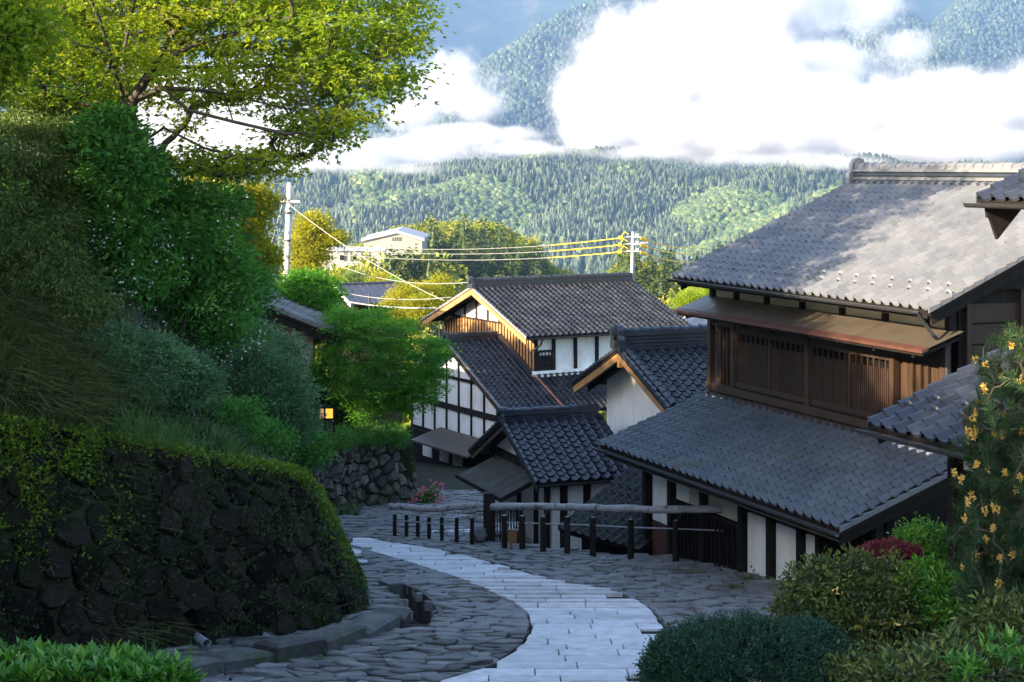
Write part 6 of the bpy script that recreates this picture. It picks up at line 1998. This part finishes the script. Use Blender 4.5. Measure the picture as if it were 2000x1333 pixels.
mesh('boulder', v * .34 + np.array([*on_ground(934, 1060), float(road_z(0, np.array(36.2)))]), f, MT['cobble'], bk, smooth=True)

# ---- drain pipes in the wall
for k, (px, py, rad, lab) in enumerate(((403, 1258, .062, 'larger grey plastic drain pipe sticking out of the mossy wall foot'), (531, 1252, .048, 'smaller grey plastic drain pipe in the mossy wall foot, nearer the path'))):
    d = 23.42 if k == 0 else 24.1
    c = W(px, py, d)
    th = thing('drain_pipe', lab, 'pipe', tuple(c))
    ax = unit(np.array([.55, -.83, -.05]))
    u = unit(np.cross(ax, (0, 0, 1))); w = np.cross(u, ax)
    m = MB(); n = 16
    for o, rr_ in ((-.5, rad), (0, rad), (0, rad * .86), (-.4, rad * .86)):
        m.v += [tuple(c + ax * o + rr_ * (math.cos(a) * u + math.sin(a) * w)) for a in np.linspace(0, 6.2832, n, endpoint=False)]
    m.f += [[i * n + j, i * n + (j + 1) % n, (i + 1) * n + (j + 1) % n, (i + 1) * n + j] for i in range(3) for j in range(n)]
    m.build('tube', MT['pvc'], th, smooth=False)

# ---- potted plant by the big house, red seat edge
pot = thing('potted_plant', 'dark potted plant against the white wall panel of the big house', 'plant', tuple(fa(5.0, .5, -8.3)))
c = fa(5.0, .55, -7.5)
MB().tube([c + (0, 0, -.45), c + (0, 0, -.2), c + (0, 0, -.16)], [.12, .16, .17], 10).build('pot', MT['wall_stone'], pot)
r = np.random.default_rng(811)
leaf_mesh('foliage', clumps(ell_points(r, 26, c + (0, 0, .08), (.22, .2, .3), .2, -.6), .12, 12, .06, r, width=.6), MT['leaf_olive'], pot)
bench = thing('red_bench', 'dark red bench edge showing under the eave of the big house, beside the bush', 'bench', tuple(fa(6.0, .3, -8.4)))
red = material('red_paint', (.12, .012, .012), (.15, .02, .02), scale=5, rough=.5)
MB().beam(fa(5.35, .35, -8.02), fa(6.5, .35, -8.02), .4, .05).build('seat', red, bench)
for a in (5.45, 6.4): MB().beam(fa(a, .35, -8.6), fa(a, .35, -8.04), .35, .06, up=fa.u).build('leg', red, bench)

# ---- lit window left of the maple
lw = thing('lantern_window', 'warm lit two-pane window glowing in the shade left of the maple', 'window', tuple(W(637, 850, 44)))
em, nt, bs = new_mat('lamp_glow')
bs.inputs['Base Color'].default_value = (.5, .25, .05, 1); bs.inputs['Emission Color'].default_value = (1, .42, .05, 1); bs.inputs['Emission Strength'].default_value = .32
em2, nt, bs = new_mat('lamp_glow_dim')
bs.inputs['Base Color'].default_value = (.5, .3, .12, 1); bs.inputs['Emission Color'].default_value = (1, .5, .2, 1); bs.inputs['Emission Strength'].default_value = .12
for x0, x1, mt in ((623, 633, em2), (635, 651, em)):
    a, b = W(x0, 798, 43.0), W(x1, 818, 43.0)
    MB().beam((a[0], 43, (a[2] + b[2]) / 2), (b[0], 43, (a[2] + b[2]) / 2), .03, a[2] - b[2]).build('pane', mt, lw)
for px in (622, 634, 652): MB().beam(W(px, 796, 42.98), W(px, 845, 42.98), .03, .05).build('stile', MT['wood_dark'], lw)
for py in (797, 819): MB().beam(W(620, py, 42.98), W(654, py, 42.98), .05, .04).build('rail', MT['wood_dark'], lw)
for k in range(7): MB().beam(W(637, 829 + k * 5, 42.97), W(650, 828.5 + k * 5, 42.97), .02, .015).build('louver', MT['wood_grey'], lw)

# ---- concrete poles and wires
def cable(name, label, a, b, sag, rad, mat, n=14, group=None):
    a = np.array(a, float); b = np.array(b, float)
    pts = [a + (b - a) * t - np.array([0, 0, sag * 4 * t * (1 - t)]) for t in np.linspace(0, 1, n)]
    o = MB().tube(pts, rad, 5).build(name, MT[mat], None)
    return tag(o, label, 'cable', group)


p1 = thing('utility_pole', 'near concrete utility pole with a crossarm, rising out of the trees', 'utility pole', tuple(W(560, 640, 76)))
MB().tube([W(556, 660, 76), W(559.5, 540, 76), W(565, 357, 76)], [.165, .155, .105], 10).build('shaft', MT['concrete'], p1, smooth=True)
MB().beam(W(543, 393, 75.85), W(586, 394, 75.85), .07, .10).build('crossarm', MT['concrete'], p1)
for px in (547, 556, 573, 582): MB().tube([W(px, 393, 75.85), W(px, 386, 75.85)], .035, 6).build('insulator', MT['iron'], p1)
for py in (416, 470): MB().tube([W(562, py, 76) + (0, -.02, .04), W(562, py, 76) + (0, -.02, -.04)], .165, 10).build('band', MT['iron'], p1)
p2 = thing('utility_pole', 'far utility pole behind the inn ridge carrying yellow-sleeved wires', 'utility pole', tuple(W(1235, 560, 165)))
MB().tube([W(1233, 600, 165), W(1236, 453, 165)], [.17, .13], 8).build('shaft', MT['concrete'], p2, smooth=True)
MB().tube([W(1238.5, 600, 165.3), W(1240, 470, 165.3)], [.05, .05], 6).build('conduit', MT['pvc'], p2)
for py in (463, 477, 491):
    MB().beam(W(1224, py - .5, 164.8), W(1252, py + .5, 164.8), .08, .10).build('crossarm', MT['concrete'], p2)
    for px in (1243, 1247): MB().tube([W(px, py - 6, 164.8), W(px, py, 164.8)], .10, 6).build('insulator', MT['pvc'], p2)
MB().beam(W(1250, 475, 164.6), W(1266, 474, 164.6), .3, .12).build('lamp_head', MT['zinc'], p2)
for k, (pl, pr, nm) in enumerate((((780, 484), (1228, 463), 'top'), ((770, 490), (1226, 477), 'middle'), ((760, 500), (1226, 491), 'lowest'))):
    a, b = W(pl[0] - 120, pl[1] - 4, 168), W(*pr, 164.9)
    cable('power_line', f'{nm} of the three thin wires crossing in front of the wooded knoll', a, b, .75, .028, 'wire', 20)
    e = b + (a - b) * .27
    pts_ = [b + (a - b) * t - np.array([0, 0, .75 * 4 * t * (1 - t)]) for t in np.linspace(.02, .262, 9)]
    th = thing('yellow_sleeve', f'{nm} yellow insulating sleeve left of the far pole', 'sleeve', tuple(b))
    MB().tube(pts_, .05, 6).build('tube', MT['yellow'], th)
    MB().tube([pts_[0], pts_[0] + (pts_[1] - pts_[0]) * .35], [.16, .20], 8).build('hood', MT['yellow'], th)
    MB().tube([b + (0, 0, .25), b + (-.4, 0, .5), pts_[0] + (-.2, 0, .05)], .04, 5).build('jumper', MT['yellow'], th)
    a2, b2 = W(1248, 463 + 14 * k, 164.8), W(1358, (484, 495, 512)[k], 172)
    th = thing('yellow_sleeve', f'{nm} yellow insulating sleeve right of the far pole', 'sleeve', tuple(a2))
    pts_ = [a2 + (b2 - a2) * t - np.array([0, 0, .35 * 4 * t * (1 - t)]) for t in np.linspace(.02, 1, 10)]
    MB().tube(pts_, .045, 6).build('tube', MT['yellow'], th)
    MB().tube([pts_[0] + (pts_[1] - pts_[0]) * .1, pts_[0] + (pts_[1] - pts_[0]) * .9], [.17, .20], 8).build('hood', MT['yellow'], th)
    cable('power_line', f'{nm} dark wire running on behind the big roof', b2, W(1480, (492, 505, 524)[k], 180), .2, .022, 'iron', 8)
cable('power_line', 'pale wire falling from the near pole to the golden gable', W(562, 398, 75.8), W(868, 588, 70), .3, .015, 'wire', 16)
cable('power_line', 'long pale wire from the yard to the inn ridge', W(660, 518, 95), W(915, 552, 72), .4, .016, 'wire', 16)
cable('power_line', 'pale wire crossing the dark sheet roof', W(655, 568, 90), W(880, 581, 72), .25, .016, 'wire', 16)
cable('power_line', 'thick pale wire low in front of the yellow bamboo', W(670, 588, 84), W(852, 602, 72), .12, .032, 'wire', 16)
cable('guy_wire', 'thin stay wire slanting down left of the near concrete pole', W(551, 400, 76), W(498, 590, 74), .0, .016, 'wire', 4)
for k, px in enumerate((627, 636, 646, 657, 673)):
    top = (462, 452, 470, 455, 462)[k]
    th = thing('court_pole', 'thin tall netting pole in the yard before the white buildings', 'pole', tuple(W(px, 520, 396)), 'netting poles in the yard')
    MB().tube([W(px, 530, 396), W(px, top, 396)], .14, 5).build('shaft', MT['iron'] if k == 4 else MT['concrete'], th)
th = thing('thin_pole', 'thin dark pole in front of the dark timber house', 'pole', tuple(W(721, 600, 84)))
MB().tube([W(721, 615, 84), W(721, 573, 84)], .05, 6).build('shaft', MT['iron'], th)

# ---- trees of the wooded knoll, each a thing
def conifer_proto(seed, k_=1.0):
    r = np.random.default_rng(seed)
    lay = 15; parts = []
    for k in range(lay):
        t = k / (lay - 1); z = .16 + .82 * t
        rad = (.21 * (1 - t) ** .8 + .012) * r.uniform(.85, 1.15)
        n = max(4, int(46 * k_ * (1 - .72 * t)))
        az = r.uniform(0, 6.283, n); q = rad * r.uniform(.35, 1.05, n)
        pos = np.stack([np.cos(az) * q, np.sin(az) * q, z + r.normal(0, .018, n) - .25 * q], -1)
        ax = unit(np.stack([np.cos(az), np.sin(az), np.full(n, -.25)], -1) + .5 * rand_dirs(n, r))
        v, f = leaves(pos, ax, unit(np.array([0, 0, 1.0]) + .5 * rand_dirs(n, r)), .085 / k_ ** .5 * r.uniform(.7, 1.3, n) * (1 - .3 * t), .62)
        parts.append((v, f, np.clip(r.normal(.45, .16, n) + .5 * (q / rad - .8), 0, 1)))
    n = 8; a = np.linspace(0, 6.2832, n, endpoint=False)
    v = np.concatenate([np.stack([np.cos(a) * .13, np.sin(a) * .13, np.full(n, .10)], -1), np.stack([np.cos(a) * .085, np.sin(a) * .085, np.full(n, .5)], -1), [[0, 0, .95]]])
    f = [(i, (i + 1) % n, n + (i + 1) % n) for i in range(n)] + [(i, n + (i + 1) % n, n + i) for i in range(n)] + [(n + i, n + (i + 1) % n, 2 * n) for i in range(n)]
    parts.append((v, np.array(f), np.zeros(len(f))))  # solid inner cone in the darkest tone paints shade into the crown gaps
    return parts


def broad_proto(seed):
    r = np.random.default_rng(seed)
    c = np.concatenate([ell_points(r, 70, (0, 0, .62), (.34, .34, .34), .5, -.8, .35), ell_points(r, 24, (.1 * r.normal(), .1, .75), (.22, .22, .22), .4, -.8)])
    v, f = lump(seed, 2, 1.0)
    return clumps(c, .10, 20, .055, r, flat=.8, width=.7) + [(v * .58 + np.array([0, 0, .32]), f, np.full(len(f), .05))]  # dark solid core paints shade behind the leaf gaps


CON = [conifer_proto(900 + k) for k in range(4)]
BRO = [broad_proto(950 + k) for k in range(4)]
proto = {}


def far_tree(kind, k, loc, hgt, wid, label, group, r):
    key = (kind, k)
    if kind == 'conifer':
        nm, mat_ = 'conifer_tree', 'conifer'
    else: nm, mat_ = 'broadleaf_tree', 'broad_far'
    th = thing(nm, label, 'tree', tuple(loc), group)
    th.rotation_euler[2] = r.uniform(0, 6.28); th.scale = (hgt * wid, hgt * wid, hgt)
    if key not in proto:
        crown = leaf_mesh('crown', (CON if kind == 'conifer' else BRO)[k], MT[mat_], th, local=True)
        tr_ = MB().tube([(0, 0, -.15), (0, 0, .4), (.0, 0, .85)], [.016, .012, .004], 5).build('trunk', MT['bark'], th, local=True)
        proto[key] = (crown, tr_)
    else:
        for o in proto[key]: copy_of(o, th, local=True)
    return th


r = np.random.default_rng(1001)
cand = []
for _ in range(60000):
    y = r.uniform(372, 560); px = r.uniform(575, 1500)
    x = (px - CX) / F * y
    z = float(valley_z(np.array([x]), np.array([y]))[0])
    py = HY - F * z / y
    if px < 860 and y < 455: continue
    if all((x - q[0]) ** 2 + (y - q[1]) ** 2 > 4.6 ** 2 for q in cand): cand.append((x, y, z, px))
    if len(cand) >= 560: break
cand.sort(key=lambda q: q[1])
nc = nb = 0
extra_c, extra_b = [], []
for x, y, z, px in cand:
    t = (y - 462) / 30 + fbm(np.array([x / 22]), np.array([y / 22]), 91)[0] * 1.6 - .8
    bro = (t > .5 and px < 1110) or px < 690 or (px > 1190 and r.random() < .12)
    if bro:
        if nb < 170: far_tree('broad', int(r.integers(4)), (x, y, z), r.uniform(8, 12.5), r.uniform(.9, 1.2), 'one of the yellow-green broadleaf trees along the top of the wooded knoll', 'broadleaf trees on the knoll', r); nb += 1
    else:
        if nc < 180: far_tree('conifer', int(r.integers(4)), (x, y, z), r.uniform(9, 15), r.uniform(1.0, 1.5), 'one of the close-set dark conifers covering the side of the wooded knoll', 'conifers on the knoll', r); nc += 1
        else: extra_c.append((x, y, z))
if extra_c:
    P = np.array(extra_c)
    lite = []
    for k in range(3):
        pr = conifer_proto(990 + k, .45); o_ = np.cumsum([0] + [len(q[0]) for q in pr])
        lite.append((np.concatenate([q[0] for q in pr]), np.concatenate([q[1] + a for q, a in zip(pr, o_)])))
    scatter('knoll_wood', lite, P, r.uniform(10, 15, len(P)), MT['conifer'])
# belt of trees across the valley floor, behind the houses
for k in range(70):
    d = r.uniform(150, 330); px = r.uniform(600, 1480) if k % 3 else r.uniform(1240, 1480)
    x = (px - CX) / F * d; z = float(valley_z(np.array([x]), np.array([d]))[0])
    hh = min(r.uniform(7, 12), (-(545 + r.uniform(0, 25) - HY) / F * d) - z)
    if hh < 4: continue
    kd = 'conifer' if r.random() < .55 else 'broad'
    far_tree(kd, int(r.integers(4)), (x, d, z), hh, r.uniform(.9, 1.2), 'conifer standing below the knoll behind the roofs' if kd == 'conifer' else 'light broadleaf tree standing below the knoll behind the roofs', 'trees below the knoll', r)

for k in range(26):
    d = r.uniform(352, 374); px = 640 + 8.6 * k + r.uniform(-4, 4)
    x = (px - CX) / F * d; z = float(valley_z(np.array([x]), np.array([d]))[0])
    tp = r.uniform(486, 520) if px > 735 else r.uniform(515, 540)
    if 760 < px < 845: tp = r.uniform(482, 500)
    hh = -(tp - HY) / F * d - z
    kd = 'conifer' if px > 760 and r.random() < .8 else 'broad'
    far_tree(kd, int(r.integers(4)), (x, d, z), hh, r.uniform(.75, 1.05), 'conifer in front of the white hall' if kd == 'conifer' else 'light tree in front of the white hall and the low building', 'trees before the hall', r)

rk = []
for _ in range(4000):
    y = r.uniform(285, 372); px = r.uniform(1110, 1540); x = (px - CX) / F * y
    if all((x - q[0]) ** 2 + (y - q[1]) ** 2 > 3.7 ** 2 for q in rk): rk.append((x, y))
    if len(rk) > 120: break
for x, y in rk:
    z = float(valley_z(np.array([x]), np.array([y]))[0]); kd = 'conifer' if r.random() < .8 else 'broad'
    far_tree(kd, int(r.integers(4)), (x, y, z), r.uniform(8, 13) * (1 if kd == 'conifer' else .8), r.uniform(.9, 1.3), 'conifer of the lower wood to the right of the far utility pole' if kd == 'conifer' else 'pale green tree among the conifers right of the far utility pole', 'lower wood right of the pole', r)
